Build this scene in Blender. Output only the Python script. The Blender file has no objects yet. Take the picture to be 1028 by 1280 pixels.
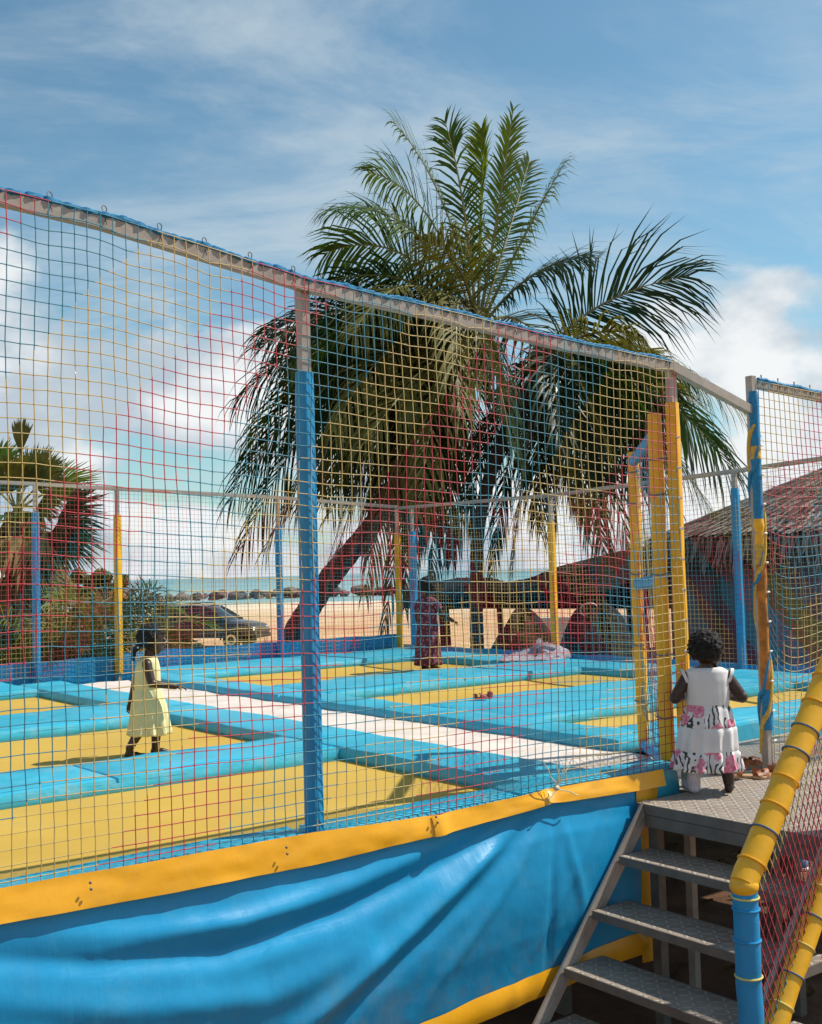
import bpy, bmesh, math, random
from mathutils import Vector, Matrix, noise
R = math.radians
sc = bpy.context.scene
C = sc.collection
# ------------------------------------------------------------------ camera
F, YH0, ROLL, EYE = 1400.0, 715.5, 0.0277, 2.35
PITCH = math.atan((YH0 - 640) / F)
cam = bpy.data.cameras.new('camera'); cam_o = bpy.data.objects.new('camera', cam); C.objects.link(cam_o)
cam.sensor_fit = 'HORIZONTAL'; cam.sensor_width = 36.0; cam.lens = F / 1028 * 36.0
cam.clip_start = 0.05; cam.clip_end = 60000
cam_o.matrix_world = (Matrix.Translation((0, 0, EYE)) @ Matrix.Rotation(R(90) + PITCH, 4, 'X') @ Matrix.Rotation(-ROLL, 4, 'Z'))
sc.camera = cam_o
sc.render.resolution_x, sc.render.resolution_y = 822, 1024
# ------------------------------------------------------------------ world + sun
SUN_AZ = Vector((0.97, 0.24, 0)).normalized(); SUN_EL = R(51)
sun_dir = Vector((SUN_AZ.x * math.cos(SUN_EL), SUN_AZ.y * math.cos(SUN_EL), math.sin(SUN_EL)))
wd = bpy.data.worlds.new('World'); sc.world = wd; wd.use_nodes = True
nt = wd.node_tree; nt.nodes.clear(); N = nt.nodes.new; LK = nt.links.new
def wmath(op, a, b=None, cl=False):
    n = N('ShaderNodeMath'); n.operation = op; n.use_clamp = cl
    for i, q in enumerate((a, b)):
        if q is None: continue
        if isinstance(q, (int, float)): n.inputs[i].default_value = q
        else: LK(q, n.inputs[i])
    return n.outputs[0]
def wramp(src, a, b):
    n = N('ShaderNodeMapRange'); n.interpolation_type = 'SMOOTHSTEP'
    n.inputs['From Min'].default_value = a; n.inputs['From Max'].default_value = b; LK(src, n.inputs['Value']); return n.outputs[0]
def wnoise(vec, scale, detail, rough=0.55, dist=0.0):
    n = N('ShaderNodeTexNoise'); n.inputs['Scale'].default_value = scale; n.inputs['Detail'].default_value = detail
    n.inputs['Roughness'].default_value = rough; n.inputs['Distortion'].default_value = dist; LK(vec, n.inputs['Vector']); return n.outputs[0]
sky = N('ShaderNodeTexSky'); sky.sky_type = 'NISHITA'; sky.sun_disc = False; sky.sun_elevation = SUN_EL
sky.sun_rotation = math.atan2(SUN_AZ.x, SUN_AZ.y); sky.altitude = 0; sky.air_density = 1.0; sky.dust_density = 0.5; sky.ozone_density = 1.0
tc = N('ShaderNodeTexCoord'); sep = N('ShaderNodeSeparateXYZ'); LK(tc.outputs['Generated'], sep.inputs[0])
zc = wmath('MAXIMUM', sep.outputs[2], 0.0)
# cirrus: noise on a plane far overhead; cumulus: noise on the dome, thicker low down
zp = wmath('ADD', zc, 0.12)
cv = N('ShaderNodeCombineXYZ'); LK(wmath('DIVIDE', sep.outputs[0], zp), cv.inputs[0]); LK(wmath('DIVIDE', sep.outputs[1], zp), cv.inputs[1])
mp = N('ShaderNodeMapping'); mp.inputs['Scale'].default_value = (0.95, 1.7, 1); mp.inputs['Rotation'].default_value = (0, 0, R(14)); mp.inputs['Location'].default_value = (4.1, 0.5, 0)
LK(cv.outputs[0], mp.inputs['Vector'])
cir = wmath('MULTIPLY', wramp(wnoise(mp.outputs[0], 1.1, 9, 0.62, 0.5), 0.38, 0.74), 0.78)
mp2 = N('ShaderNodeMapping'); mp2.inputs['Scale'].default_value = (1, 1, 1.55); mp2.inputs['Location'].default_value = (0.43, 0.1, 0.20)
LK(tc.outputs['Generated'], mp2.inputs['Vector'])
cun = wnoise(mp2.outputs[0], 4.6, 10, 0.50, 0.10)
thr = N('ShaderNodeMapRange'); thr.inputs['From Min'].default_value = 0.02; thr.inputs['From Max'].default_value = 0.36
thr.inputs['To Min'].default_value = 0.325; thr.inputs['To Max'].default_value = 0.62; LK(zc, thr.inputs['Value'])
cu = wramp(wmath('SUBTRACT', wmath('SUBTRACT', cun, wmath('MULTIPLY', wmath('MAXIMUM', wmath('SUBTRACT', zc, 0.27), 0.0), 2.4)), thr.outputs[0]), 0.0, 0.075)
cu2 = wramp(wmath('SUBTRACT', wnoise(mp2.outputs[0], 9.0, 6, 0.5), 0.36), 0.0, 0.26)
cm = N('ShaderNodeMix'); cm.data_type = 'RGBA'; cm.inputs[6].default_value = (4.2, 5.0, 5.7, 1); cm.inputs[7].default_value = (7.8, 8.0, 8.1, 1); LK(cu2, cm.inputs[0])
m1 = N('ShaderNodeMix'); m1.data_type = 'RGBA'; LK(cir, m1.inputs[0]); wb = N('ShaderNodeMix'); wb.data_type = 'RGBA'; wb.blend_type = 'MULTIPLY'; wb.inputs[0].default_value = 1.0; LK(sky.outputs[0], wb.inputs[6]); wb.inputs[7].default_value = (0.84, 1.13, 1.08, 1); LK(wb.outputs[2], m1.inputs[6]); m1.inputs[7].default_value = (5.0, 5.8, 6.3, 1)
m2 = N('ShaderNodeMix'); m2.data_type = 'RGBA'; LK(cu, m2.inputs[0]); LK(m1.outputs[2], m2.inputs[6]); LK(cm.outputs[2], m2.inputs[7])
bg = N('ShaderNodeBackground'); bg.inputs['Strength'].default_value = 0.102; LK(m2.outputs[2], bg.inputs[0])
LK(bg.outputs[0], N('ShaderNodeOutputWorld').inputs[0])
sl = bpy.data.lights.new('sun', 'SUN'); sl.energy = 5.0; sl.angle = R(0.53); sl.color = (1.0, 0.93, 0.82)
so = bpy.data.objects.new('sun', sl); C.objects.link(so); so.rotation_euler = sun_dir.to_track_quat('Z', 'Y').to_euler(); so.location = (20, 5, 30)
vs = sc.view_settings; vs.view_transform = 'Standard'; vs.look = 'None'; vs.gamma = 1; vs.exposure = 0.2
# ------------------------------------------------------------------ pixel helpers (directions only)
def ray(x, y):
    a, b = (x - 514) / F, -(y - 640) / F
    c, s = math.cos(ROLL), math.sin(ROLL)
    a2, b2 = a * c + b * s, -a * s + b * c
    return Vector((a2, math.cos(PITCH) - b2 * math.sin(PITCH), math.sin(PITCH) + b2 * math.cos(PITCH)))
def at_z(x, y, z):
    d = ray(x, y); return Vector((0, 0, EYE)) + d * ((z - EYE) / d.z)
def at_y(x, y, Y):
    d = ray(x, y); return Vector((0, 0, EYE)) + d * (Y / d.y)
# the trampoline park's own axes: u along the front fence, v away from it
TH = R(37.5); P2 = Vector((1.357, 6.158, 0)); CU, SU = math.cos(TH), math.sin(TH)
def W(u, v, z=0.0): return Vector((P2.x + u * CU - v * SU, P2.y + u * SU + v * CU, z))
def to_uv(p): d = p - P2; return (d.x * CU + d.y * SU, -d.x * SU + d.y * CU, p.z)
def on_front(x, y, v=0.0):
    d = ray(x, y); dv = -d.x * SU + d.y * CU; v0 = P2.x * SU - P2.y * CU
    p = Vector((0, 0, EYE)) + d * ((v - v0) / dv); q = to_uv(p); return q[0], q[2]
# ------------------------------------------------------------------ materials
MATS = {}
def newmat(name):
    m = bpy.data.materials.new(name); m.use_nodes = True; MATS[name] = m
    return m, m.node_tree, m.node_tree.nodes['Principled BSDF'], m.node_tree.nodes['Material Output']
def nmath(t, op, a, b=None):
    n = t.nodes.new('ShaderNodeMath'); n.operation = op
    for i, q in enumerate((a, b)):
        if q is None: continue
        if isinstance(q, (int, float)): n.inputs[i].default_value = q
        else: t.links.new(q, n.inputs[i])
    return n.outputs[0]
def nnoise(t, vec, scale, detail=4, rough=0.55):
    n = t.nodes.new('ShaderNodeTexNoise'); n.inputs['Scale'].default_value = scale; n.inputs['Detail'].default_value = detail
    n.inputs['Roughness'].default_value = rough
    if vec is not None: t.links.new(vec, n.inputs['Vector'])
    return n.outputs[0]
def nmix(t, fac, a, b, mode='MIX'):
    n = t.nodes.new('ShaderNodeMix'); n.data_type = 'RGBA'; n.blend_type = mode
    for i, q in ((0, fac), (6, a), (7, b)):
        if isinstance(q, (int, float)): n.inputs[i].default_value = q
        elif isinstance(q, tuple): n.inputs[i].default_value = (*q[:3], 1)
        else: t.links.new(q, n.inputs[i])
    return n.outputs[2]
def nramp(t, src, a, b, lo=0.0, hi=1.0):
    n = t.nodes.new('ShaderNodeMapRange'); n.inputs['From Min'].default_value = a; n.inputs['From Max'].default_value = b
    n.inputs['To Min'].default_value = lo; n.inputs['To Max'].default_value = hi; t.links.new(src, n.inputs['Value']); return n.outputs[0]
def nbump(t, h, strength, dist=0.01):
    n = t.nodes.new('ShaderNodeBump'); n.inputs['Strength'].default_value = strength; n.inputs['Distance'].default_value = dist
    t.links.new(h, n.inputs['Height']); return n.outputs[0]
def objco(t):
    return t.nodes.new('ShaderNodeTexCoord').outputs['Object']
def worldco(t):
    return t.nodes.new('ShaderNodeNewGeometry').outputs['Position']
def mat(name, col, rough=0.5, var=0.12, vscale=6.0, dirt=None, dscale=3.0, damt=0.4, bump=0.0, bscale=40.0, bdist=0.004, metal=0.0, spec=0.5, trans=None, world=False):
    m, t, b, o = newmat(name)
    co = worldco(t) if world else objco(t)
    dark = tuple(c * (1 - var) for c in col); lite = tuple(min(1, c * (1 + var)) for c in col)
    base = nmix(t, nramp(t, nnoise(t, co, vscale, 5), 0.3, 0.7), dark, lite)
    if dirt: base = nmix(t, nramp(t, nnoise(t, co, dscale, 7, 0.65), 0.5, 0.75, 0, damt), base, dirt)
    t.links.new(base, b.inputs['Base Color'])
    rr = nramp(t, nnoise(t, co, vscale * 2.3, 4), 0.3, 0.7, max(0.02, rough - 0.1), min(1, rough + 0.1)); t.links.new(rr, b.inputs['Roughness'])
    b.inputs['Metallic'].default_value = metal; b.inputs['Specular IOR Level'].default_value = spec
    if bump: t.links.new(nbump(t, nnoise(t, co, bscale, 4), bump, bdist), b.inputs['Normal'])
    if trans:
        tr = t.nodes.new('ShaderNodeBsdfTranslucent'); t.links.new(nmix(t, 1.0, base, trans, 'MULTIPLY'), tr.inputs[0])
        ad = t.nodes.new('ShaderNodeMixShader'); ad.inputs[0].default_value = .34; t.links.new(b.outputs[0], ad.inputs[1]); t.links.new(tr.outputs[0], ad.inputs[2]); t.links.new(ad.outputs[0], o.inputs[0])
    return m
m, t, b, o = newmat('tarp_blue'); co = objco(t)
base = nmix(t, nramp(t, nnoise(t, co, 2.2, 6, 0.6), 0.3, 0.7), (0.006, 0.245, 0.50), (0.012, 0.30, 0.58))
base = nmix(t, nramp(t, nnoise(t, co, 5.5, 8, 0.7), 0.52, 0.78, 0, 0.35), base, (0.10, 0.33, 0.46))
sp = t.nodes.new('ShaderNodeSeparateXYZ'); t.links.new(co, sp.inputs[0])
base = nmix(t, nmath(t, 'MULTIPLY', nramp(t, sp.outputs[2], 0.75, 0.3, 0, 1), nramp(t, nnoise(t, co, 9, 8, 0.7), 0.45, 0.7, 0, 0.5)), base, (0.24, 0.20, 0.14))
t.links.new(base, b.inputs['Base Color']); t.links.new(nramp(t, nnoise(t, co, 6, 6), 0.3, 0.7, 0.33, 0.5), b.inputs['Roughness']); b.inputs['Specular IOR Level'].default_value = .42
mc = t.nodes.new('ShaderNodeMapping'); mc.inputs['Scale'].default_value = (7, 1, 1.3); t.links.new(co, mc.inputs['Vector'])
vo = t.nodes.new('ShaderNodeTexVoronoi'); vo.feature = 'DISTANCE_TO_EDGE'; vo.inputs['Scale'].default_value = 2.6; t.links.new(nmix(t, .12, co, t.nodes.new('ShaderNodeTexNoise').outputs[1]), vo.inputs['Vector'])
hh = nmath(t, 'ADD', nmath(t, 'MULTIPLY', nnoise(t, mc.outputs[0], 1.6, 6, .6), .8), nmath(t, 'ADD', nmath(t, 'MULTIPLY', nnoise(t, co, 16, 5), .35), nmath(t, 'MULTIPLY', nramp(t, vo.outputs[0], 0, .06), .10)))
t.links.new(nbump(t, hh, 0.28, 0.012), b.inputs['Normal'])
mat('pad_cyan', (0.030, 0.37, 0.53), 0.40, 0.16, 2.0, (0.20, 0.34, 0.35), 4.5, 0.6, 0.5, 7, 0.016)
mat('pad_blue', (0.010, 0.24, 0.50), 0.4, 0.12, 3.0, (0.05, 0.2, 0.3), 2.6, 0.4, 0.4, 9, 0.012)
mat('trim_yellow', (0.78, 0.37, 0.010), 0.38, 0.08, 4, (0.45, 0.25, 0.04), 5, 0.35, 0.25, 16, 0.006)
mat('foam_yellow', (0.80, 0.42, 0.012), 0.42, 0.08, 5, (0.38, 0.22, 0.05), 9, 0.45, 0.25, 30, 0.004)
mat('foam_blue', (0.008, 0.25, 0.52), 0.42, 0.08, 5, (0.03, 0.12, 0.22), 8, 0.4, 0.25, 30, 0.004)
mat('steel', (0.36, 0.32, 0.28), 0.45, 0.16, 9, (0.22, 0.14, 0.08), 6, 0.5, 0.15, 60, 0.002, metal=0.25)
mat('steel_dark', (0.155, 0.14, 0.12), 0.55, 0.2, 9, (0.12, 0.07, 0.04), 6, 0.55, 0.15, 60, 0.002, metal=0.25)
mat('rope_blue', (0.012, 0.20, 0.42), 0.75, 0.25, 60, bump=0.6, bscale=180)
mat('rope_yellow', (0.55, 0.36, 0.06), 0.75, 0.25, 60, bump=0.6, bscale=180)
mat('string_pale', (0.52, 0.50, 0.40), 0.8, 0.2, 40)
mat('tie_pale', (0.60, 0.52, 0.14), 0.4, 0.1)
mat('tie_blue', (0.05, 0.12, 0.24), 0.4, 0.1)
mat('tie_white', (0.75, 0.74, 0.70), 0.45, 0.1)
mat('walk_white', (0.62, 0.55, 0.50), 0.7, 0.10, 4, (0.36, 0.27, 0.20), 3.5, 0.55, 0.3, 30, 0.004)
mat('skin', (0.040, 0.017, 0.009), 0.42, 0.14, 30, bump=0.1, bscale=200, bdist=0.001)
mat('skin_mid', (0.075, 0.033, 0.018), 0.45, 0.14, 30, bump=0.1, bscale=200, bdist=0.001)
mat('hair', (0.008, 0.006, 0.005), 0.8, 0.3, 40, bump=0.9, bscale=160, bdist=0.006)
mat('dress_yellow', (0.66, 0.62, 0.33), 0.85, 0.08, 20, bump=0.3, bscale=60, bdist=0.003)
mat('sock', (0.66, 0.62, 0.66), 0.85, 0.12, 60, (0.6, 0.16, 0.28), 24, 0.6)
mat('bead', (0.45, 0.55, 0.75), 0.3, 0.1)
mat('leather', (0.30, 0.10, 0.04), 0.55, 0.25, 20, (0.10, 0.04, 0.02), 15, 0.5, 0.3, 60)
mat('leather_rag', (0.42, 0.17, 0.03), 0.85, 0.35, 14, (0.10, 0.05, 0.03), 9, 0.7, 0.6, 40, 0.01)
mat('sole_tan', (0.42, 0.26, 0.14), 0.7, 0.2, 20)
mat('shoe_blue', (0.02, 0.30, 0.55), 0.5, 0.2, 12)
mat('shoe_white', (0.7, 0.7, 0.66), 0.6, 0.1, 12)
mat('trunk', (0.085, 0.06, 0.048), 0.95, 0.3, 9, (0.05, 0.035, 0.03), 5, 0.6, 0.8, 22, 0.03)
mat('leaf_green', (0.050, 0.105, 0.012), 0.42, 0.3, 4, (0.16, 0.17, 0.03), 3, 0.45, spec=.22, trans=(0.9, 1.0, 0.35))
mat('leaf_lime', (0.11, 0.17, 0.012), 0.42, 0.3, 4, (0.24, 0.25, 0.03), 3, 0.5, spec=.22, trans=(1.0, 1.0, 0.3))
mat('leaf_dark', (0.026, 0.050, 0.018), 0.40, 0.3, 4, (0.07, 0.08, 0.03), 3, 0.5, spec=.22, trans=(0.7, 0.9, 0.4))
mat('leaf_dry', (0.21, 0.135, 0.06), 0.8, 0.35, 5, (0.10, 0.06, 0.03), 4, 0.5, spec=.22, trans=(0.7, 0.6, 0.4))
mat('leaf_olive', (0.13, 0.135, 0.030), 0.6, 0.35, 5, (0.25, 0.18, 0.06), 4, 0.6, spec=.22, trans=(0.9, 0.8, 0.3))
mat('rachis', (0.17, 0.16, 0.05), 0.6, 0.25, 6)
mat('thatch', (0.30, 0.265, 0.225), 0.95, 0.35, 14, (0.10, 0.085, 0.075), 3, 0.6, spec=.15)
mat('thatch_dark', (0.022, 0.014, 0.012), 0.95, 0.35, 14, spec=.08, dirt=(0.012, 0.009, 0.008), dscale=3, damt=0.6)  # shade of the palms over the shelter is put into this colour
mat('timber', (0.06, 0.04, 0.03), 0.9, 0.3, 8, bump=0.5, bscale=25, bdist=0.01)
mat('rock', (0.13, 0.105, 0.10), 0.9, 0.35, 1.2, bump=0.6, bscale=4, bdist=0.1)
mat('soil', (0.05, 0.026, 0.016), 0.95, 0.3, 3, spec=.1, bump=0.6, bscale=12, bdist=0.03)  # soil tone deepened to include the palms' shade on the bank
mat('tarp_dark', (0.016, 0.015, 0.016), 0.85, 0.3, 4, (0.03, 0.027, 0.025), 3, 0.6, 0.5, 6, 0.03, spec=.1)  # dark sheet, its colour lowered further to carry palm shade
mat('canvas_olive', (0.055, 0.05, 0.038), 0.85, 0.25, 4, bump=0.4, bscale=8, bdist=0.02)
mat('car_paint', (0.045, 0.038, 0.042), 0.22, 0.1, 3, (0.10, 0.06, 0.04), 3, 0.25)
mat('car_glass', (0.03, 0.035, 0.04), 0.06, 0.1, 3)
mat('car_trim', (0.02, 0.02, 0.02), 0.5, 0.1, 3)
mat('rubber', (0.02, 0.02, 0.02), 0.8, 0.1, 8)
mat('lamp_glass', (0.55, 0.56, 0.58), 0.12, 0.05, 3)
mat('chrome', (0.6, 0.6, 0.6), 0.2, 0.05, 3, metal=1.0)
mat('foam_white', (0.85, 0.85, 0.83), 0.9, 0.05, 0.3)
mat('paint_white', (0.75, 0.74, 0.72), 0.6, 0.08, 5)
mat('cloth_grey', (0.30, 0.28, 0.31), 0.9, 0.4, 26, (0.10, 0.07, 0.12), 18, 0.8)
mat('sandal_red', (0.28, 0.05, 0.04), 0.5, 0.2, 20)
mat('eye_white', (0.7, 0.68, 0.65), 0.3, 0.02)
mat('lip', (0.10, 0.03, 0.03), 0.5, 0.1)
# jumping mat: woven ochre mesh
m, t, b, o = newmat('bed_yellow'); co = objco(t)
wx = t.nodes.new('ShaderNodeTexWave'); wx.inputs['Scale'].default_value = 28; wx.inputs['Distortion'].default_value = 0.3; t.links.new(co, wx.inputs['Vector'])
wy = t.nodes.new('ShaderNodeTexWave'); wy.bands_direction = 'Y'; wy.inputs['Scale'].default_value = 28; wy.inputs['Distortion'].default_value = 0.3; t.links.new(co, wy.inputs['Vector'])
wv = nmath(t, 'MULTIPLY', wx.outputs[1], wy.outputs[1])
base = nmix(t, nramp(t, nnoise(t, co, 1.6, 6, 0.6), 0.3, 0.7), (0.46, 0.29, 0.032), (0.56, 0.37, 0.055))
base = nmix(t, nramp(t, nnoise(t, co, 3.2, 8, 0.7), 0.5, 0.72, 0, 0.55), base, (0.36, 0.25, 0.07))
base = nmix(t, nramp(t, wv, 0, 1, 0, 0.45), base, (0.30, 0.19, 0.03)); t.links.new(base, b.inputs['Base Color'])
b.inputs['Roughness'].default_value = 0.75; t.links.new(nbump(t, wv, 0.3, 0.003), b.inputs['Normal'])
# net strings: diagonal bands of teal, cream and red
def net_mat(name, axis, off=0.0):
    m, t, b, o = newmat(name); co = objco(t); sp = t.nodes.new('ShaderNodeSeparateXYZ'); t.links.new(co, sp.inputs[0])
    p = nmath(t, 'SUBTRACT', sp.outputs[axis], nmath(t, 'MULTIPLY', sp.outputs[2], 0.92))
    p = nmath(t, 'ADD', p, nmath(t, 'MULTIPLY', nmath(t, 'SUBTRACT', nnoise(t, co, 1.3, 2), 0.5), 0.16))
    p = nmath(t, 'FRACT', nmath(t, 'DIVIDE', nmath(t, 'ADD', p, 6.38 + off + 14.3), 1.43))
    r = t.nodes.new('ShaderNodeValToRGB'); r.color_ramp.interpolation = 'CONSTANT'; t.links.new(p, r.inputs[0])
    e = r.color_ramp.elements; e[0].position = 0; e[0].color = (0.46, 0.33, 0.11, 1); e[1].position = 0.355; e[1].color = (0.40, 0.022, 0.035, 1)
    x = e.new(0.69); x.color = (0.012, 0.17, 0.25, 1)
    base = nmix(t, nramp(t, nnoise(t, co, 7, 3), 0.35, 0.7, 0, 0.22), r.outputs[0], (0.20, 0.17, 0.15))
    t.links.new(base, b.inputs['Base Color']); b.inputs['Roughness'].default_value = 0.6
    return m
net_mat('net_u', 0); net_mat('net_rail', 0, 0.32); net_mat('net_v', 1, 0.4)
# tread plate: embossed lozenges
m, t, b, o = newmat('tread_plate'); co = objco(t)
s2 = t.nodes.new('ShaderNodeSeparateXYZ'); t.links.new(co, s2.inputs[0])
ax, ay = nmath(t, 'MULTIPLY', s2.outputs[0], 21.0), nmath(t, 'MULTIPLY', s2.outputs[1], 21.0)
par = nmath(t, 'MODULO', nmath(t, 'ABSOLUTE', nmath(t, 'ADD', nmath(t, 'FLOOR', ax), nmath(t, 'FLOOR', ay))), 2.0)
sgn = nmath(t, 'SUBTRACT', nmath(t, 'MULTIPLY', nmath(t, 'GREATER_THAN', par, 0.5), 2.0), 1.0)
fx = nmath(t, 'SUBTRACT', nmath(t, 'FRACT', ax), 0.5); fy = nmath(t, 'MULTIPLY', nmath(t, 'SUBTRACT', nmath(t, 'FRACT', ay), 0.5), sgn)
dl = nmath(t, 'ADD', nmath(t, 'POWER', nmath(t, 'MULTIPLY', nmath(t, 'ADD', fx, fy), 1.25), 2), nmath(t, 'POWER', nmath(t, 'MULTIPLY', nmath(t, 'SUBTRACT', fx, fy), 3.2), 2))
lz = nramp(t, dl, 1.0, 0.35)
base = nmix(t, nramp(t, nnoise(t, co, 5, 6, 0.65), 0.3, 0.7), (0.20, 0.165, 0.135), (0.33, 0.28, 0.235))
base = nmix(t, nramp(t, nnoise(t, co, 11, 6, 0.65), 0.52, 0.72, 0, 0.5), base, (0.26, 0.15, 0.08))
base = nmix(t, nramp(t, lz, 0, 1, 0, 0.5), base, (0.46, 0.41, 0.35)); t.links.new(base, b.inputs['Base Color'])
b.inputs['Metallic'].default_value = 0.0; b.inputs['Roughness'].default_value = 0.5; t.links.new(nbump(t, lz, 0.8, 0.006), b.inputs['Normal'])
# floral print dress: white bands and flowered bands by height
m, t, b, o = newmat('dress_floral'); co = objco(t); sp = t.nodes.new('ShaderNodeSeparateXYZ'); t.links.new(co, sp.inputs[0]); zz = sp.outputs[2]
def band(a, c2): return nmath(t, 'MULTIPLY', nmath(t, 'GREATER_THAN', zz, a), nmath(t, 'LESS_THAN', zz, c2))
msk = nmath(t, 'ADD', band(0.0, 0.228), band(0.352, 0.470))
vo = t.nodes.new('ShaderNodeTexVoronoi'); vo.inputs['Scale'].default_value = 11; t.links.new(co, vo.inputs['Vector'])
fl = nmath(t, 'LESS_THAN', nmath(t, 'ADD', vo.outputs['Distance'], nmath(t, 'MULTIPLY', nnoise(t, co, 45, 3), 0.35)), 0.58)
fsel = nmath(t, 'GREATER_THAN', nnoise(t, co, 7, 2), 0.40)
pk = nmix(t, nramp(t, nnoise(t, co, 55, 3), 0.35, 0.65), (0.60, 0.10, 0.20), (0.72, 0.38, 0.46))
wl = t.nodes.new('ShaderNodeTexWave'); wl.inputs['Scale'].default_value = 11; wl.inputs['Distortion'].default_value = 12; wl.inputs['Detail'].default_value = 2; t.links.new(co, wl.inputs['Vector'])
lf = nmath(t, 'MULTIPLY', nmath(t, 'GREATER_THAN', wl.outputs[1], 0.72), nmath(t, 'GREATER_THAN', nnoise(t, co, 11, 2), 0.47))
wh = nmix(t, nramp(t, nnoise(t, co, 9, 4), 0.3, 0.7), (0.62, 0.61, 0.62), (0.72, 0.71, 0.71))
cc = nmix(t, nmath(t, 'MULTIPLY', lf, msk), wh, (0.045, 0.055, 0.05)); cc = nmix(t, nmath(t, 'MULTIPLY', nmath(t, 'MULTIPLY', fl, fsel), msk), cc, pk)
t.links.new(cc, b.inputs['Base Color']); b.inputs['Roughness'].default_value = 0.9
# maroon patterned dress
m, t, b, o = newmat('dress_maroon'); co = objco(t)
vo = t.nodes.new('ShaderNodeTexVoronoi'); vo.inputs['Scale'].default_value = 26; t.links.new(co, vo.inputs['Vector'])
t.links.new(nmix(t, nramp(t, vo.outputs['Distance'], 0.15, 0.5), (0.34, 0.14, 0.20), (0.10, 0.018, 0.035)), b.inputs['Base Color']); b.inputs['Roughness'].default_value = 0.9
# hut wall mural: slanting painted fields
m, t, b, o = newmat('mural'); co = objco(t); sp = t.nodes.new('ShaderNodeSeparateXYZ'); t.links.new(co, sp.inputs[0])
an = nmath(t, 'MULTIPLY', nmath(t, 'ARCTAN2', sp.outputs[1], sp.outputs[0]), 4.0)
st = nmath(t, 'FRACT', nmath(t, 'DIVIDE', nmath(t, 'ADD', nmath(t, 'ADD', an, nmath(t, 'MULTIPLY', sp.outputs[2], 0.75)), 40.35), 3.6))
r = t.nodes.new('ShaderNodeValToRGB'); r.color_ramp.interpolation = 'CONSTANT'; t.links.new(st, r.inputs[0]); e = r.color_ramp.elements
e[0].color = (0.08, 0.18, 0.28, 1); e[1].position = 0.3; e[1].color = (0.20, 0.06, 0.09, 1)
x = e.new(0.5); x.color = (0.09, 0.22, 0.32, 1); x = e.new(0.72); x.color = (0.20, 0.17, 0.06, 1); x = e.new(0.86); x.color = (0.15, 0.10, 0.13, 1)
base = nmix(t, nramp(t, nnoise(t, co, 2.5, 6), 0.45, 0.75, 0, 0.5), r.outputs[0], (0.14, 0.11, 0.10)); t.links.new(base, b.inputs['Base Color']); b.inputs['Roughness'].default_value = 0.85
# sand and soil
m, t, b, o = newmat('sand'); co = worldco(t)
base = nmix(t, nramp(t, nnoise(t, co, 0.22, 8, 0.6), 0.35, 0.68), (0.47, 0.26, 0.125), (0.60, 0.38, 0.20))
sp = t.nodes.new('ShaderNodeSeparateXYZ'); t.links.new(co, sp.inputs[0])
base = nmix(t, nramp(t, nnoise(t, co, 2.5, 6, 0.6), 0.5, 0.75, 0, 0.55), base, (0.30, 0.15, 0.07))
base = nmix(t, nramp(t, nmath(t, 'ADD', sp.outputs[1], nmath(t, 'MULTIPLY', nnoise(t, co, 0.12, 5), 30)), 70, 105), base, (0.62, 0.52, 0.38))
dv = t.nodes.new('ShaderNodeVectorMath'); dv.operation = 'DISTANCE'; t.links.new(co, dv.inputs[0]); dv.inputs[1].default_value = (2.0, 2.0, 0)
base = nmix(t, nramp(t, nmath(t, 'ADD', dv.outputs['Value'], nmath(t, 'MULTIPLY', nnoise(t, co, 0.5, 5), 5)), 13, 9), base, nmix(t, nramp(t, nnoise(t, co, 4, 6), .35, .65), (0.10, 0.048, 0.025), (0.20, 0.10, 0.05)))  # soil round the stairs, darkened and spread past the camera to cut bounced light
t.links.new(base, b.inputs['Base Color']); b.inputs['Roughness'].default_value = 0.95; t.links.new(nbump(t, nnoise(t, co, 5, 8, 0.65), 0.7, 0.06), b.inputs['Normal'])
# sea
m, t, b, o = newmat('sea'); co = worldco(t); mpn = t.nodes.new('ShaderNodeMapping'); mpn.inputs['Scale'].default_value = (0.05, 0.4, 1); t.links.new(co, mpn.inputs['Vector'])
hgt = nnoise(t, mpn.outputs[0], 1.0, 8, 0.6)
sp = t.nodes.new('ShaderNodeSeparateXYZ'); t.links.new(co, sp.inputs[0])
base = nmix(t, nramp(t, sp.outputs[1], 130, 900), (0.16, 0.33, 0.33), (0.10, 0.23, 0.25))
mp3 = t.nodes.new('ShaderNodeMapping'); mp3.inputs['Scale'].default_value = (0.012, 0.09, 1); t.links.new(co, mp3.inputs['Vector'])
foam = nmath(t, 'MULTIPLY', nramp(t, nnoise(t, mp3.outputs[0], 1.0, 7, 0.65), 0.58, 0.66), nramp(t, sp.outputs[1], 330, 150))
base = nmix(t, foam, base, (0.75, 0.78, 0.76)); t.links.new(base, b.inputs['Base Color'])
b.inputs['Roughness'].default_value = 0.35; t.links.new(nbump(t, hgt, 0.4, 0.4), b.inputs['Normal'])
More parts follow.
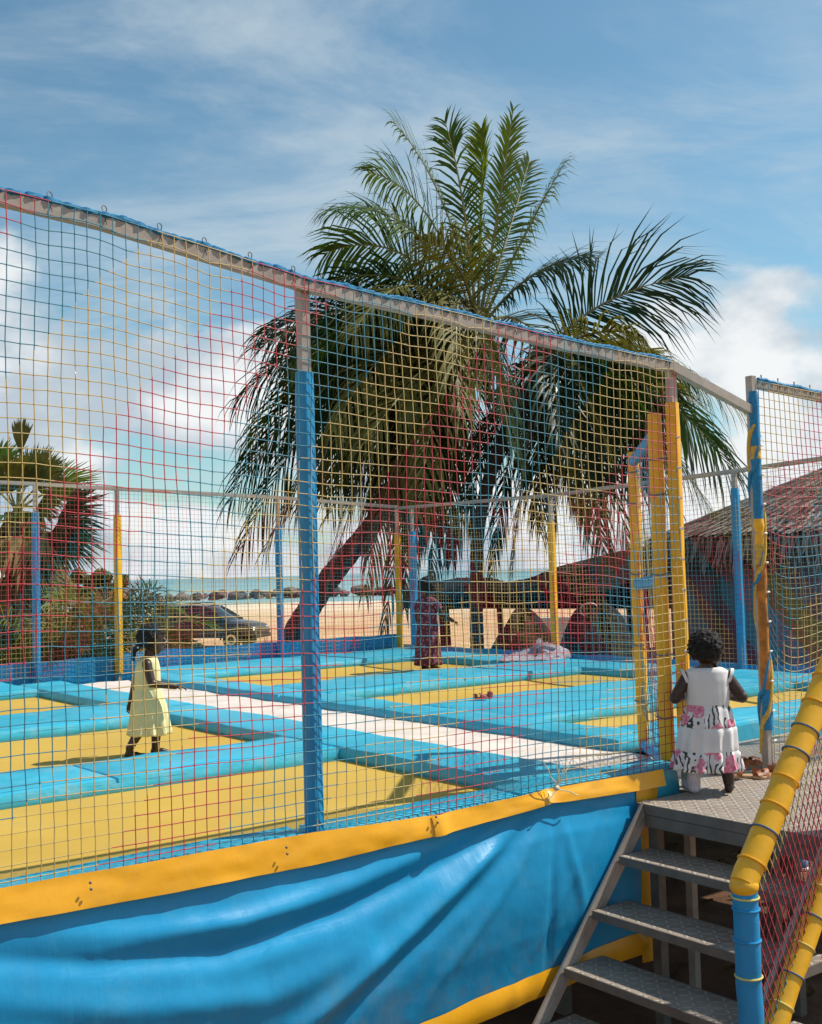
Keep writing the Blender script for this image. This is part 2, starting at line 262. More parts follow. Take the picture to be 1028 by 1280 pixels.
# ------------------------------------------------------------------ mesh building
class MB:
    def __init__(s): s.v, s.f, s.m = [], [], []
    def add(s, vs_, fs, mi=0):
        o_ = len(s.v); s.v.extend(vs_); s.f.extend([tuple(i + o_ for i in f) for f in fs]); s.m.extend([mi] * len(fs)); return s
    def box(s, c, d, rot=None, mi=0):
        hx, hy, hz = d[0] / 2, d[1] / 2, d[2] / 2
        vs_ = [Vector((x, y, z)) for x in (-hx, hx) for y in (-hy, hy) for z in (-hz, hz)]
        if rot is not None: vs_ = [rot @ q for q in vs_]
        c = Vector(c)
        return s.add([tuple(q + c) for q in vs_], [(0, 1, 3, 2), (4, 6, 7, 5), (0, 4, 5, 1), (2, 3, 7, 6), (0, 2, 6, 4), (1, 5, 7, 3)], mi)
    def bar(s, a, b_, w, h, mi=0, up=Vector((0, 0, 1))):
        a, b_ = Vector(a), Vector(b_); d = (b_ - a).normalized(); sd = d.cross(up)
        if sd.length < 1e-4: sd = d.cross(Vector((1, 0, 0)))
        sd.normalize(); u_ = sd.cross(d)
        vs_ = [tuple(p + sd * x * w / 2 + u_ * y * h / 2) for p in (a, b_) for x, y in ((-1, -1), (1, -1), (1, 1), (-1, 1))]
        return s.add(vs_, [(3, 2, 1, 0), (4, 5, 6, 7), (0, 1, 5, 4), (1, 2, 6, 5), (2, 3, 7, 6), (3, 0, 4, 7)], mi)
    def tube(s, pts, rad, n=8, cap=True, mi=0):
        pts = [Vector(p) for p in pts]; k = len(pts); rs = rad if isinstance(rad, (list, tuple)) else [rad] * k
        vs_ = []; pr = None
        for i, p in enumerate(pts):
            d = pts[min(i + 1, k - 1)] - pts[max(i - 1, 0)]
            if d.length < 1e-9: d = Vector((0, 0, 1))
            d.normalize()
            if pr is None:
                a = d.orthogonal().normalized()
            else:
                a = pr - d * pr.dot(d)
                a = a.normalized() if a.length > 1e-6 else d.orthogonal().normalized()
            pr = a; b2 = d.cross(a)
            for j in range(n):
                q = 2 * math.pi * j / n; vs_.append(tuple(p + (a * math.cos(q) + b2 * math.sin(q)) * rs[i]))
        fs = [(i * n + j, i * n + (j + 1) % n, (i + 1) * n + (j + 1) % n, (i + 1) * n + j) for i in range(k - 1) for j in range(n)]
        if cap: fs += [tuple(range(n - 1, -1, -1)), tuple((k - 1) * n + j for j in range(n))]
        return s.add(vs_, fs, mi)
    def ball(s, c, r, nu=12, nv=8, mi=0):
        c = Vector(c); r = Vector(r) if not isinstance(r, (int, float)) else Vector((r, r, r)); vs_ = [tuple(c + Vector((0, 0, r.z)))]
        for i in range(1, nv):
            a = math.pi * i / nv
            for j in range(nu):
                q = 2 * math.pi * j / nu; vs_.append((c.x + r.x * math.sin(a) * math.cos(q), c.y + r.y * math.sin(a) * math.sin(q), c.z + r.z * math.cos(a)))
        vs_.append(tuple(c - Vector((0, 0, r.z)))); fs = [(0, 1 + j, 1 + (j + 1) % nu) for j in range(nu)]
        for i in range(nv - 2):
            for j in range(nu): fs.append((1 + i * nu + j, 1 + (i + 1) * nu + j, 1 + (i + 1) * nu + (j + 1) % nu, 1 + i * nu + (j + 1) % nu))
        l = len(vs_) - 1; b2 = 1 + (nv - 2) * nu; fs += [(b2 + (j + 1) % nu, b2 + j, l) for j in range(nu)]
        return s.add(vs_, fs, mi)
    def rings(s, rings, close=True, cap=False, mi=0):
        n = len(rings[0]); vs_ = [tuple(p) for r_ in rings for p in r_]; fs = []
        for i in range(len(rings) - 1):
            for j in range(n if close else n - 1):
                fs.append((i * n + j, i * n + (j + 1) % n, (i + 1) * n + (j + 1) % n, (i + 1) * n + j))
        if cap: fs += [tuple(range(n - 1, -1, -1)), tuple((len(rings) - 1) * n + j for j in range(n))]
        return s.add(vs_, fs, mi)
    def mesh(s, name, mats, smooth=True):
        me = bpy.data.meshes.new(name); me.from_pydata(s.v, [], s.f)
        for q in ([mats] if isinstance(mats, str) else mats): me.materials.append(MATS[q])
        if len(me.materials) > 1: me.polygons.foreach_set('material_index', s.m)
        if smooth: me.polygons.foreach_set('use_smooth', [True] * len(me.polygons))
        me.update(); return me
    def build(s, name, mats, parent=None, smooth=True, loc=None, rz=0.0):
        o_ = bpy.data.objects.new(name, s.mesh(name, mats, smooth)); C.objects.link(o_)
        if parent is not None: o_.parent = parent
        if loc is not None: o_.location = loc
        o_.rotation_euler = (0, 0, rz)
        if smooth: sharp(o_)
        return o_
def sharp(o_, ang=38):
    me = o_.data; bm = bmesh.new(); bm.from_mesh(me); lim = R(ang)
    for e_ in bm.edges:
        if len(e_.link_faces) == 2 and e_.calc_face_angle(0) > lim: e_.smooth = False
    bm.to_mesh(me); bm.free()
def tag(o_, label, cat, group=None):
    o_['label'] = label; o_['category'] = cat
    if group: o_['group'] = group
    return o_
def empty(name, loc, rz=0.0):
    o_ = bpy.data.objects.new(name, None); C.objects.link(o_); o_.location = loc; o_.rotation_euler = (0, 0, rz); o_.empty_display_size = 0.2; return o_
def frame0(name): return empty(name, (P2.x, P2.y, 0), TH)        # local coords = (u, v, z)
def structure(o_): o_['kind'] = 'structure'; return o_
def stuff(o_): o_['kind'] = 'stuff'; return o_
ORG = (P2.x, P2.y, 0)
def lerp(a, b_, t_): return a + (b_ - a) * t_
def pl(tab, x):
    if x <= tab[0][0]: return tab[0][1]
    for (x0, y0), (x1, y1) in zip(tab, tab[1:]):
        if x <= x1: return lerp(y0, y1, (x - x0) / (x1 - x0))
    return tab[-1][1]
rnd = random.Random(7)
def nz(x, y, z=0.0): return noise.noise(Vector((x, y, z)))
# ================================================================== SETTING
g = MB(); xs = [-4000, -900, -300, -120] + [-60 + i * 2.0 for i in range(61)] + [120, 300, 900, 4000]
ys = [-400, -120, -50] + [-20 + i * 1.25 for i in range(97)] + [105, 112, 120, 130, 145, 170, 220]
def ground_z(x, y):
    z_ = 0.06 * nz(x * 0.16, y * 0.16) + 0.025 * nz(x * 0.6, y * 0.6, 3)
    if y > 45: z_ += 0.22 * nz(x * 0.05, y * 0.05, 9)
    if 35 < y < 60: z_ += 0.1 * nz(x * 0.2, y * 0.3, 5)
    if y > 95: z_ -= (y - 95) * 0.03
    return z_
for y in ys:
    for x in xs: g.v.append((x, y, ground_z(x, y)))
nx = len(xs)
for j in range(len(ys) - 1):
    for i in range(nx - 1): g.f.append((j * nx + i, j * nx + i + 1, (j + 1) * nx + i + 1, (j + 1) * nx + i)); g.m.append(0)
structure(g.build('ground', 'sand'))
s_ = MB(); s_.add([(-45000, 100, -0.62), (45000, 100, -0.62), (45000, 50000, -0.62), (-45000, 50000, -0.62)], [(0, 1, 2, 3)])
structure(s_.build('sea', 'sea', smooth=False))
# breakwater boulders
def boulder(seed):
    bm = bmesh.new(); bmesh.ops.create_icosphere(bm, subdivisions=2, radius=1.0); rr = random.Random(seed)
    pl_ = [(Vector((rr.gauss(0, 1), rr.gauss(0, 1), rr.gauss(0, 1))).normalized(), rr.uniform(0.55, 0.85)) for _ in range(9)]
    for v in bm.verts:
        for n_, d_ in pl_:
            k = v.co.dot(n_)
            if k > d_: v.co -= n_ * (k - d_)
        v.co *= 1 + 0.12 * nz(*(v.co * 2 + Vector((seed, 0, 0))))
    me = bpy.data.meshes.new('boulder'); bm.to_mesh(me); bm.free(); me.materials.append(MATS['rock']); return me
bmeshes = [boulder(i * 3.7) for i in range(4)]
rr = random.Random(4)
for i in range(120):
    x = lerp(-36, 10, i / 119) + rr.uniform(-1.2, 1.2); y = 150 + rr.uniform(-1.5, 1.5) + (2 if i % 2 else 0); sz = (0.38 + 0.65 * rr.random() ** 2) * (1.0 if i > 10 else 0.65)
    o_ = bpy.data.objects.new('boulder', bmeshes[i % 4]); C.objects.link(o_); o_.location = (x, y, -0.62 + sz * 0.45 + (0, .22, .42)[i % 3] * (1 if i > 14 else .4)); o_.scale = (sz * 1.5, sz, sz * 0.85); o_.rotation_euler = (rr.uniform(-.3, .3), rr.uniform(-.3, .3), rr.uniform(0, 6))
    tag(o_, 'dark boulder in the low breakwater heaped in the shallow sea', 'boulder', 'boulders of the breakwater')
# ================================================================== TRAMPOLINE PARK
ZPAD, ZBED = 1.25, 1.165
TOP = [(-4.6, 3.86), (-3.55, 3.775), (-3.17, 3.75), (-2.53, 3.665), (-2.25, 3.628), (-1.6, 3.592), (-0.71, 3.53), (0.0, 3.497), (0.9, 3.455), (1.65, 3.425), (5.1, 3.31)]
BACK = [(-4.6, 3.60), (-0.28, 3.525), (0.74, 3.49), (3.05, 3.425), (5.1, 3.32)]     # along u at v = 9.2
SIDE = [(0, 3.42), (2.1, 3.35), (3.2, 3.32), (5.95, 3.26), (9.2, 3.30)]              # along v at u = 5.05
VB, UR = 9.2, 5.05
def sq_sleeve(pts, a, rot=R(17)):
    b_ = MB(); rg = []
    for i, p in enumerate(pts):
        row = []; k_ = a * (1 + .05 * nz(p[2] * 3.1, p[0] * 5, 2)); tw = rot + .10 * nz(p[2] * 1.1, p[0] * 3, 6)
        for j in range(28):
            q = 2 * math.pi * j / 28; cx, sy = math.cos(q), math.sin(q); e_ = .46; x = math.copysign(abs(cx) ** e_, cx) * k_; y = math.copysign(abs(sy) ** e_, sy) * k_
            if i in (0, len(pts) - 1): x *= .93; y *= .93
            row.append((p[0] + x * math.cos(tw) - y * math.sin(tw), p[1] + x * math.sin(tw) + y * math.cos(tw), p[2]))
        rg.append(row)
    b_.rings(rg, True, True); return b_
park = tag(frame0('trampoline_enclosure'), 'steel trampoline enclosure with foam sleeved blue and yellow posts and grey top rails', 'enclosure')
def post(u, v, zt, sleeve_top=None, smat='foam_blue', zb=0.0, rs=0.043, w_=0.05, both=None, sz0=1.2):
    b_ = MB(); b_.box((u, v, (zb + zt) / 2), (w_ * .9, w_ * .9, zt - zb)); p_ = b_.build('post', 'steel', park, smooth=False)
    if sleeve_top:
        k = 14; pts = []; rads = []
        for i in range(k + 1):
            z_ = lerp(sz0, sleeve_top, i / k); pts.append((u + 0.004 * nz(z_ * 2, u * 9), v + 0.004 * nz(z_ * 2, 5, v * 9), z_)); rads.append(rs * (1 + 0.05 * nz(z_ * 3, u * 5, 2)))
        sq_sleeve(pts, rs * .80).build('foam_sleeve', smat, p_)
    return p_
# front posts
post(-4.55, 0.03, pl(TOP, -4.55), 3.0)
post(-2.25, 0.03, 3.60, on_front(383, 466, .03)[1], 'foam_blue', rs=0.043)
post(on_front(849, 720, .035)[0], 0.035, 3.475, on_front(838, 503, .03)[1], 'foam_yellow', rs=0.043, sz0=1.24)
post(0.90, 0.0, 3.475, None)
post(3.2, 0.0, 3.36, 2.75, 'foam_yellow')
for u, cm_, st_ in ((-2.4, 'foam_yellow', 2.95), (-0.28, 'foam_blue', 3.19), (0.74, 'foam_yellow', 3.17), (3.05, 'foam_blue', 3.03), (5.08, 'foam_yellow', 2.93)):
    post(u, VB, pl(BACK, u) - 0.02, st_, cm_, rs=0.05)
post(5.22, 9.02, 3.28, 2.95, 'foam_blue', rs=0.065)
for v, cm_, st_ in ((5.95, 'foam_yellow', 2.93), (3.2, 'foam_blue', 3.14), (0.6, 'foam_yellow', 3.0)):
    post(UR, v, pl(SIDE, v) - 0.02, st_, cm_, rs=0.05)
def rail(pts, w_=0.036, h_=0.05, mt='steel'):
    b_ = MB()
    ring = []
    for i, p in enumerate(pts):
        p = Vector(p); d = (Vector(pts[min(i + 1, len(pts) - 1)]) - Vector(pts[max(i - 1, 0)])).normalized(); sd = d.cross(Vector((0, 0, 1))).normalized(); up_ = sd.cross(d)
        ring.append([p + sd * x * w_ / 2 + up_ * y * h_ / 2 for x, y in ((-1, -1), (1, -1), (1, 1), (-1, 1))])
    b_.rings(ring, True, True); return b_.build('top_rail', mt, park, smooth=False)
rail([(u, 0.0, pl(TOP, u) - 0.03) for u in (-4.6, -3.9, -3.55, -3.17, -2.9, -2.53, -2.25)])
rail([(u, 0.0, pl(TOP, u) - 0.03) for u in (-2.245, -1.9, -1.6, -1.1, -0.71, -0.3, 0.13)])
rail([(0.13, 0.0, 3.475), (0.875, 0.0, 3.27)], 0.045, 0.05)
rail([(0.93, 0, 3.43), (1.65, 0, 3.395), (3.2, 0, 3.35), (5.05, 0, 3.28)])
for a_, b_ in zip((-4.6, -2.4, -0.28, 0.74, 3.05), (-2.4, -0.28, 0.74, 3.05, 5.1)):
    rail([(a_ + .002, VB, pl(BACK, a_)), (b_, VB, pl(BACK, b_))], 0.045, 0.045)
for a_, b_ in zip((0, 3.2, 5.95), (3.2, 5.95, 9.15)):
    rail([(UR, a_ + .002, pl(SIDE, a_)), (UR, b_, pl(SIDE, b_))], 0.045, 0.045)
# base frame that carries mats and pads
for (a_, b_) in [((-4.5, .06), (.9, .06)), ((-4.5, 9.1), (5, 9.1)), ((-4.5, .06), (-4.5, 9.1)), ((5, .06), (5, 9.1)), ((-.55, .3), (-.55, 9.0)), ((.76, .9), (.76, 9.0)),
                 ((-4.4, 2.36), (-.6, 2.36)), ((-4.4, 5.07), (-.6, 5.07)), ((.8, 2.65), (4.9, 2.65)), ((.8, 5.1), (4.9, 5.1))]:
    MB().bar((*a_, 1.06), (*b_, 1.06), 0.06, 0.06).build('base_beam', 'steel_dark', park, smooth=False)
for u, v in [(-.55, .3), (-.55, 4.5), (-.55, 9), (.76, .9), (.76, 4.5), (.76, 9), (-4.5, 4.5), (-2.3, 2.36), (-2.3, 5.07), (2.9, 2.65), (2.9, 5.1), (5, 4.5)]:
    MB().box((u, v, 0.515), (.06, .06, 1.03)).build('base_leg', 'steel_dark', park, smooth=False)
# lacing rope over the front rail, with the wire hooks that hold it
def lacing(ua, ub, dz=0.0):
    pts = []; n_ = int((ub - ua) / 0.012)
    for i in range(n_ + 1):
        u = lerp(ua, ub, i / n_); pts.append((u, -0.012 + 0.004 * math.sin(u * 90), pl(TOP, u) + dz + 0.010 - 0.010 * abs(math.sin(u * 9.2)) + 0.004 * nz(u * 9, 1)))
    MB().tube(pts, [0.0135 + 0.002 * math.sin(i * 2.1) for i in range(n_ + 1)], 6).build('lacing_rope', 'rope_blue', park)
lacing(-4.5, 0.14); lacing(0.95, 4.9)
hook_us = [on_front(x, y)[0] for x, y in ((60, 250), (128, 262), (197, 283), (253, 303), (310, 322), (364, 338), (400, 345), (448, 358), (505, 372), (566, 386), (640, 404), (722, 424))] + [0.98 + .17 * i for i in range(12)]
for u in hook_us:
    zt = pl(TOP, u); pts = [(u + 0.012 * math.cos(a), -0.012 - 0.004 * a, zt + 0.022 + 0.014 * math.sin(a)) for a in [R(-60 + 28 * k) for k in range(11)]]
    MB().tube([(u + .004, -.03, zt - .04)] + pts, 0.0022, 5).build('hook', 'steel_dark', park)
# ---- nets
def string_tubes(b_, lines, r):
    c3 = [(math.cos(q), math.sin(q)) for q in (math.pi / 2, math.pi * 7 / 6, math.pi * 11 / 6)]
    V, Fc = b_.v, b_.f
    for ln in lines:
        o_ = len(V); k = len(ln)
        for i in range(k):
            p = ln[i]; q0 = ln[max(i - 1, 0)]; q1 = ln[min(i + 1, k - 1)]
            dx, dy, dz = q1[0] - q0[0], q1[1] - q0[1], q1[2] - q0[2]
            if abs(dz) > abs(dx) + abs(dy):
                for c_, s_2 in c3: V.append((p[0] + r * c_, p[1] + r * s_2, p[2]))
            elif abs(dx) >= abs(dy):
                for c_, s_2 in c3: V.append((p[0], p[1] + r * c_, p[2] + r * s_2))
            else:
                for c_, s_2 in c3: V.append((p[0] + r * c_, p[1], p[2] + r * s_2))
        for i in range(k - 1):
            a = o_ + i * 3
            for j in range(3): Fc.append((a + j, a + (j + 1) % 3, a + 3 + (j + 1) % 3, a + 3 + j))
def net(name, n_u, n_z, fn, r, mt, label, knots=False):
    P = [[fn(i, j) for j in range(n_z + 1)] for i in range(n_u + 1)]
    b_ = MB(); lines = [P[i] for i in range(n_u + 1)] + [[P[i][j] for i in range(n_u + 1)] for j in range(n_z + 1)]
    string_tubes(b_, lines, r)
    if knots:
        for col in P[1:-1]:
            for p in col[1:-1]:
                k_ = r * 1.75; o2 = len(b_.v); b_.v += [(p[0] + k_, p[1], p[2]), (p[0] - k_, p[1], p[2]), (p[0], p[1] - k_, p[2]), (p[0], p[1] + k_, p[2]), (p[0], p[1], p[2] + k_), (p[0], p[1], p[2] - k_)]
                b_.f += [(o2 + a, o2 + c, o2 + e) for a, c, e in ((0, 3, 4), (3, 1, 4), (1, 2, 4), (2, 0, 4), (3, 0, 5), (1, 3, 5), (2, 1, 5), (0, 2, 5))]
    b_.m = [0] * len(b_.f)
    o_ = b_.mesh(name, mt); ob = bpy.data.objects.new(name, o_); C.objects.link(ob); ob.location = ORG; ob.rotation_euler = (0, 0, TH)
    return tag(ob, label, 'net', 'knotted nets of the trampoline enclosure')
CELL = 0.0505
def f_front(i, j, n_z=46):
    u = -4.5 + i * CELL; t_ = j / n_z; zb = pl([(-4.6, 1.26), (-2.3, 1.255), (-.95, 1.25), (.15, 1.25)], u); zt = pl(TOP, u) - 0.005
    env = math.sin(math.pi * t_); z_ = lerp(zb, zt, t_) + 0.016 * nz(u * 3, t_ * 5, 1) * env + 0.004 * nz(u * 17, t_ * 40, 3) * env - 0.02 * env * (0.5 + nz(u * 1.2, 4))
    z_ += (0.022 * abs(math.sin(u * 9.2)) - .011) * max(0, t_ - 0.86) / 0.14 * (1 if t_ < 1 else 0)
    z_ -= 0.035 * math.exp(-((u + 0.2) / .5) ** 2) * env
    v = -0.034 - 0.035 * env * (0.5 + nz(u * 0.9, t_ * 2, 7)) - (0.015 * env if abs(u + 2.25) < .05 else 0)
    return (u + 0.010 * nz(u * 4, t_ * 6, 3) + 0.003 * nz(u * 19, t_ * 37, 9) + 0.05 * nz(0.3, t_ * 1.7, 8) * env * t_, v, z_)
net('safety_net', int(4.65 / CELL), 46, f_front, 0.0024, 'net_u', 'multicoloured net above the blue tarpaulin, strung across the blue sleeved post', True)
def f_right(i, j, n_z=44):
    u = 0.93 + i * CELL; t_ = j / n_z; zt = pl(TOP, u) - 0.01; zb = 1.17; env = math.sin(math.pi * t_)
    g_ = math.exp(-(u - .93) / .42); low = max(0.0, 1 - abs(t_ - .33) / .42)
    z_ = lerp(zb, zt, t_) - 0.46 * (g_ - math.exp(-(u - .93) / .10)) * low * 0.9 * env + 0.014 * nz(u * 3, t_ * 6, 2) * env
    return (u + 0.10 * low * (1 - g_) * env + 0.03 * nz(u * 2, t_ * 3, 5) * env, -0.03 - 0.16 * env * (1 - g_) * (0.6 + nz(u, t_ * 2, 3)), z_)
net('safety_net', int(4.0 / CELL), 44, f_right, 0.0027, 'net_u', 'slack net pulled into curves beside the rope wound entrance post', True)
def f_back(i, j, n_z=40):
    u = -4.5 + i * 0.055; t_ = j / n_z; zt = pl(BACK, u) - 0.01; env = math.sin(math.pi * t_)
    return (u + .01 * nz(u * 2, t_ * 4) * env, VB - 0.05 + 0.05 * env * nz(u * .8, t_ * 2, 4), lerp(1.25, zt, t_) + 0.015 * nz(u * 2, t_ * 5, 6) * env)
net('safety_net', int(9.5 / 0.055), 40, f_back, 0.0020, 'net_u', 'net on the sea side, between the pads and the parked car')
def f_side(i, j, n_z=40):
    v = 0.02 + i * 0.055; t_ = j / n_z; zt = pl(SIDE, v) - 0.01; env = math.sin(math.pi * t_)
    return (UR - 0.05 + 0.05 * env * nz(v * .8, t_ * 2, 4), v + .01 * nz(v * 2, t_ * 4) * env, lerp(1.25, zt, t_) + 0.015 * nz(v * 2, t_ * 5, 6) * env)
net('safety_net', int(9.1 / 0.055), 40, f_side, 0.0020, 'net_v', 'net on the side facing the thatched hut and shelter')
# entrance post wrapped with rope, pale ties and yellow rags
wrap = tag(frame0('rope_wrapping'), 'blue and yellow rope and rags wound round the bare entrance post by the slack net', 'rope')
pts = [(0.90 + 0.034 * math.cos(a), 0.034 * math.sin(a), 1.25 + 2.1 * a / R(360 * 3.2) + .03 * math.sin(a * 3)) for a in [R(12 * k) for k in range(97)]]
MB().tube(pts, [0.011 + .004 * nz(i * .3, 2) for i in range(len(pts))], 6).build('rope', 'rope_blue', wrap)
pts = [(0.905 + 0.036 * math.cos(a + 2), -.004 + 0.036 * math.sin(a + 2), 1.22 + 1.98 * a / R(360 * 2.3) + .04 * math.sin(a * 2)) for a in [R(12 * k) for k in range(70)]]
MB().tube(pts, [0.013 + .006 * nz(i * .3, 8) for i in range(len(pts))], 6).build('rope', 'rope_yellow', wrap)
for z0, z1, mt in ((1.36, 1.62, 'rope_blue'), (1.60, 2.36, 'leather_rag'), (2.34, 2.46, 'rope_yellow'), (2.44, 2.62, 'foam_yellow'), (2.95, 3.07, 'rope_yellow'), (2.60, 2.97, 'rope_blue'), (3.05, 3.38, 'rope_blue')):
    MB().tube([(0.90 + .006 * nz(z * 9, 3), -0.012, z) for z in [lerp(z0, z1, k / 8) for k in range(9)]], [0.030 + .009 * nz(z0 * 7 + k * .9, 2) for k in range(9)], 10).build('rag', mt, wrap)
for k in range(11):
    z_ = 1.30 + k * .175; MB().tube([(0.90, -.05, z_), (0.928, -.045, z_ + .006 * nz(k, 3))], 0.006, 6).build('cable_tie', 'tie_white', wrap)
# white ties where the near net is laced to the yellow corner post
for k in range(11):
    z_ = 1.36 + k * .17 + .03 * nz(k, 2); o_ = MB().tube([(0.145, -.05, z_), (0.165, -.02, z_ + .004)], 0.008, 6).build('cable_tie', 'tie_white', park)
# ---- jumping mats
def bed(u0, u1, v0, v1, label):
    b_ = MB(); nu_, nv_ = 24, 14; rows = []
    for j in range(nv_ + 1):
        rows.append([(u, v, ZBED - 0.03 * math.sin(math.pi * i / nu_) * math.sin(math.pi * j / nv_)) for i in range(nu_ + 1) for u, v in [(lerp(u0, u1, i / nu_) - u0, lerp(v0, v1, j / nv_) - v0)]])
    b_.rings(rows, False)
    b2 = [[(x, y, z - .008) for x, y, z in r_] for r_ in rows]; 
    o_ = b_.build('jumping_mat', 'bed_yellow', None, loc=W(u0, v0, 0), rz=TH)
    return tag(o_, label, 'trampoline', 'yellow trampoline jumping mats')
bed(-4.4, -0.79, 0.21, 2.01, 'large yellow jumping mat directly behind the blue tarpaulin')
bed(-4.4, -0.79, 2.70, 4.55, 'yellow jumping mat on which the girl in the pale yellow dress walks')
bed(-4.4, -0.79, 5.58, 7.62, 'yellow jumping mat beside the fan palm, behind the wide cross pad')
bed(0.93, 4.32, 1.28, 2.12, 'narrow yellow jumping mat seen past the toddler in the entrance')
bed(0.93, 4.32, 3.38, 4.82, 'yellow jumping mat between two wide pads beyond the white walkway')
bed(0.93, 4.32, 5.88, 7.92, 'yellow jumping mat on which the child in maroon stands')
# ---- vinyl foam pads
def pad(u0, u1, v0, v1, label, mt='pad_cyan', z0=1.15, z1=ZPAD, seed=0.0, jit=0.0):
    lu, lv = u1 - u0 - .006, v1 - v0 - .006; nu_ = max(3, int(lu / .16)); nv_ = max(3, int(lv / .16)); h = z1 - z0; e = 0.028
    U = [0, e * .3, e] + [lerp(e, lu - e, (i + 1) / nu_) for i in range(nu_ - 1)] + [lu - e, lu - e * .3, lu]
    Vv = [0, e * .3, e] + [lerp(e, lv - e, (i + 1) / nv_) for i in range(nv_ - 1)] + [lv - e, lv - e * .3, lv]
    def zt(x, y):
        d = min(x, lu - x, y, lv - y); rise = math.sqrt(max(0, 1 - (1 - min(1, d / e)) ** 2))
        z_ = z1 - e * (1 - rise); sx, sy = u0 + x, v0 + y
        return z_ + (0.010 * nz(sx * 2.1, sy * 2.1, seed) + 0.006 * nz(sx * 7, sy * 7, seed + 3)) * rise
    def off(x, y, k):   # side bulge and wrinkles
        sx, sy = u0 + x, v0 + y; a = 0.010 * math.sin(math.pi * k) + 0.006 * nz(sx * 14, sy * 14, seed + k * .8)
        ox = (-1 if x == 0 else 1 if x == lu else 0) * a; oy = (-1 if y == 0 else 1 if y == lv else 0) * a; return ox, oy
    b_ = MB(); nU, nV = len(U), len(Vv)
    b_.rings([[(x, y, zt(x, y)) for x in U] for y in Vv], False)
    per = [(x, 0) for x in U] + [(lu, y) for y in Vv[1:]] + [(x, lv) for x in U[-2::-1]] + [(0, y) for y in Vv[-2:0:-1]]
    fine = []
    for (xa, ya), (xb, yb) in zip(per, per[1:] + per[:1]):
        k = max(1, int(math.hypot(xb - xa, yb - ya) / .06)); fine += [(lerp(xa, xb, q / k), lerp(ya, yb, q / k)) for q in range(k)]
    rs_ = []
    for k in (0, .25, .5, .75, 1.0):
        rg = []
        for x, y in fine:
            x_ = 0 if abs(x) < 1e-6 else lu if abs(x - lu) < 1e-6 else x; y_ = 0 if abs(y) < 1e-6 else lv if abs(y - lv) < 1e-6 else y
            ox, oy = off(x_, y_, k); rg.append((x_ + ox, y_ + oy, lerp(z0, z1 - e, k)))
        rs_.append(rg)
    b_.rings(rs_, True)
    b_.add([(0, 0, z0 + .001), (lu, 0, z0 + .001), (lu, lv, z0 + .001), (0, lv, z0 + .001)], [(3, 2, 1, 0)])
    o_ = b_.build('safety_pad', mt, None, loc=W(u0 + .003, v0 + .003, rnd.uniform(-jit, jit)), rz=TH + rnd.uniform(-1, 1) * jit * .5)
    # stitched seam along the top, a little in from the edge
    for q in (0.045, lv - .045):
        MB().tube([(x, q, zt(x, q) + .0015) for x in U[2:-2]], 0.003, 4).build('seam', mt, o_)
    return tag(o_, label, 'pad', 'blue vinyl foam pads between the jumping mats')
E1 = 'narrow pad under the net above the tarpaulin, '
pad(-4.45, -2.27, -.02, .21, E1 + 'between blue post and open end', z1=1.27, z0=1.0)
pad(-2.23, -1.1, -.02, .21, E1 + 'next to the blue sleeved post', z1=1.27, z0=1.0)
pad(-1.1, .06, -.02, .21, E1 + 'ending at the yellow corner post', 'pad_cyan', z1=1.275, z0=.98)
pad(-4.4, -2.3, 2.0, 2.72, 'cyan cross pad before the girl in yellow, half away from the walkway', jit=.006)
pad(-2.3, -.80, 2.0, 2.72, 'cyan cross pad before the girl in yellow, half touching the walkway pad', jit=.006)
pad(-4.4, -2.2, 4.54, 5.6, 'wide cyan cross pad behind the girl in yellow, outer half')
pad(-2.2, -.80, 4.54, 5.6, 'wide cyan cross pad behind the girl in yellow, walkway half')
pad(-4.4, -.80, 7.6, 9.1, 'broad cyan pad at the sea side fence before the fan palm')
pad(-.80, -.30, .22, 2.36, 'long pad on the tarpaulin side of the white walkway, entrance end', jit=.006)
pad(-.80, -.30, 2.36, 5.06, 'long pad on the tarpaulin side of the white walkway, middle one', jit=.004)
pad(-.80, -.30, 5.06, 8.3, 'long pad on the tarpaulin side of the white walkway, sea end')
pad(.56, .95, .86, 2.88, 'long pad on the hut side of the white walkway, gate end', jit=.005)
pad(.56, .95, 2.88, 5.08, 'long pad on the hut side of the white walkway, middle one', jit=.005)
pad(.56, .95, 5.08, 8.4, 'long pad on the hut side of the white walkway, sea end')
pad(.95, 4.3, 2.08, 3.42, 'very wide cyan pad carrying the small red sandals')
pad(.95, 2.6, 4.78, 5.9, 'wide cyan pad before the mat of the child in maroon, walkway half', jit=.004)
pad(2.6, 4.3, 4.78, 5.9, 'wide cyan pad ending beside the grey cloth bundle', jit=.004)
pad(.95, 5.0, 7.9, 9.12, 'broad pad in the corner below the sea side net')
pad(4.3, 5.0, 0.9, 3.2, 'border pad below the side net opposite the thatched hut', jit=.004)
pad(4.3, 5.0, 3.2, 5.6, 'border pad below the side net next to the dark heap')
pad(4.3, 5.0, 5.6, 7.9, 'border pad below the side net under the grey cloth bundle')
pad(.97, 4.3, .80, 1.28, 'deep blue fronted pad facing the entrance landing, beyond the toddler', z0=.86)
b_ = MB(); rows = [[(x + .29, y - .24, 1.178 + 0.010 * nz(x * 3, y * 3) + .004 * nz(x * 12, y * 12)) for x in [lerp(-.29, .55, i / 14) for i in range(15)]] for y in [lerp(.24, 8.5, j / 90) for j in range(91)]]
b_.rings(rows, False); b_.rings([rows[0], [(x, y, 1.09) for x, y, z in rows[0]]], False)
tag(b_.build('walkway', 'walk_white', None, loc=W(-.29 + .0, .24, 0), rz=TH), 'scuffed white walkway running between the two rows of jumping mats', 'walkway')
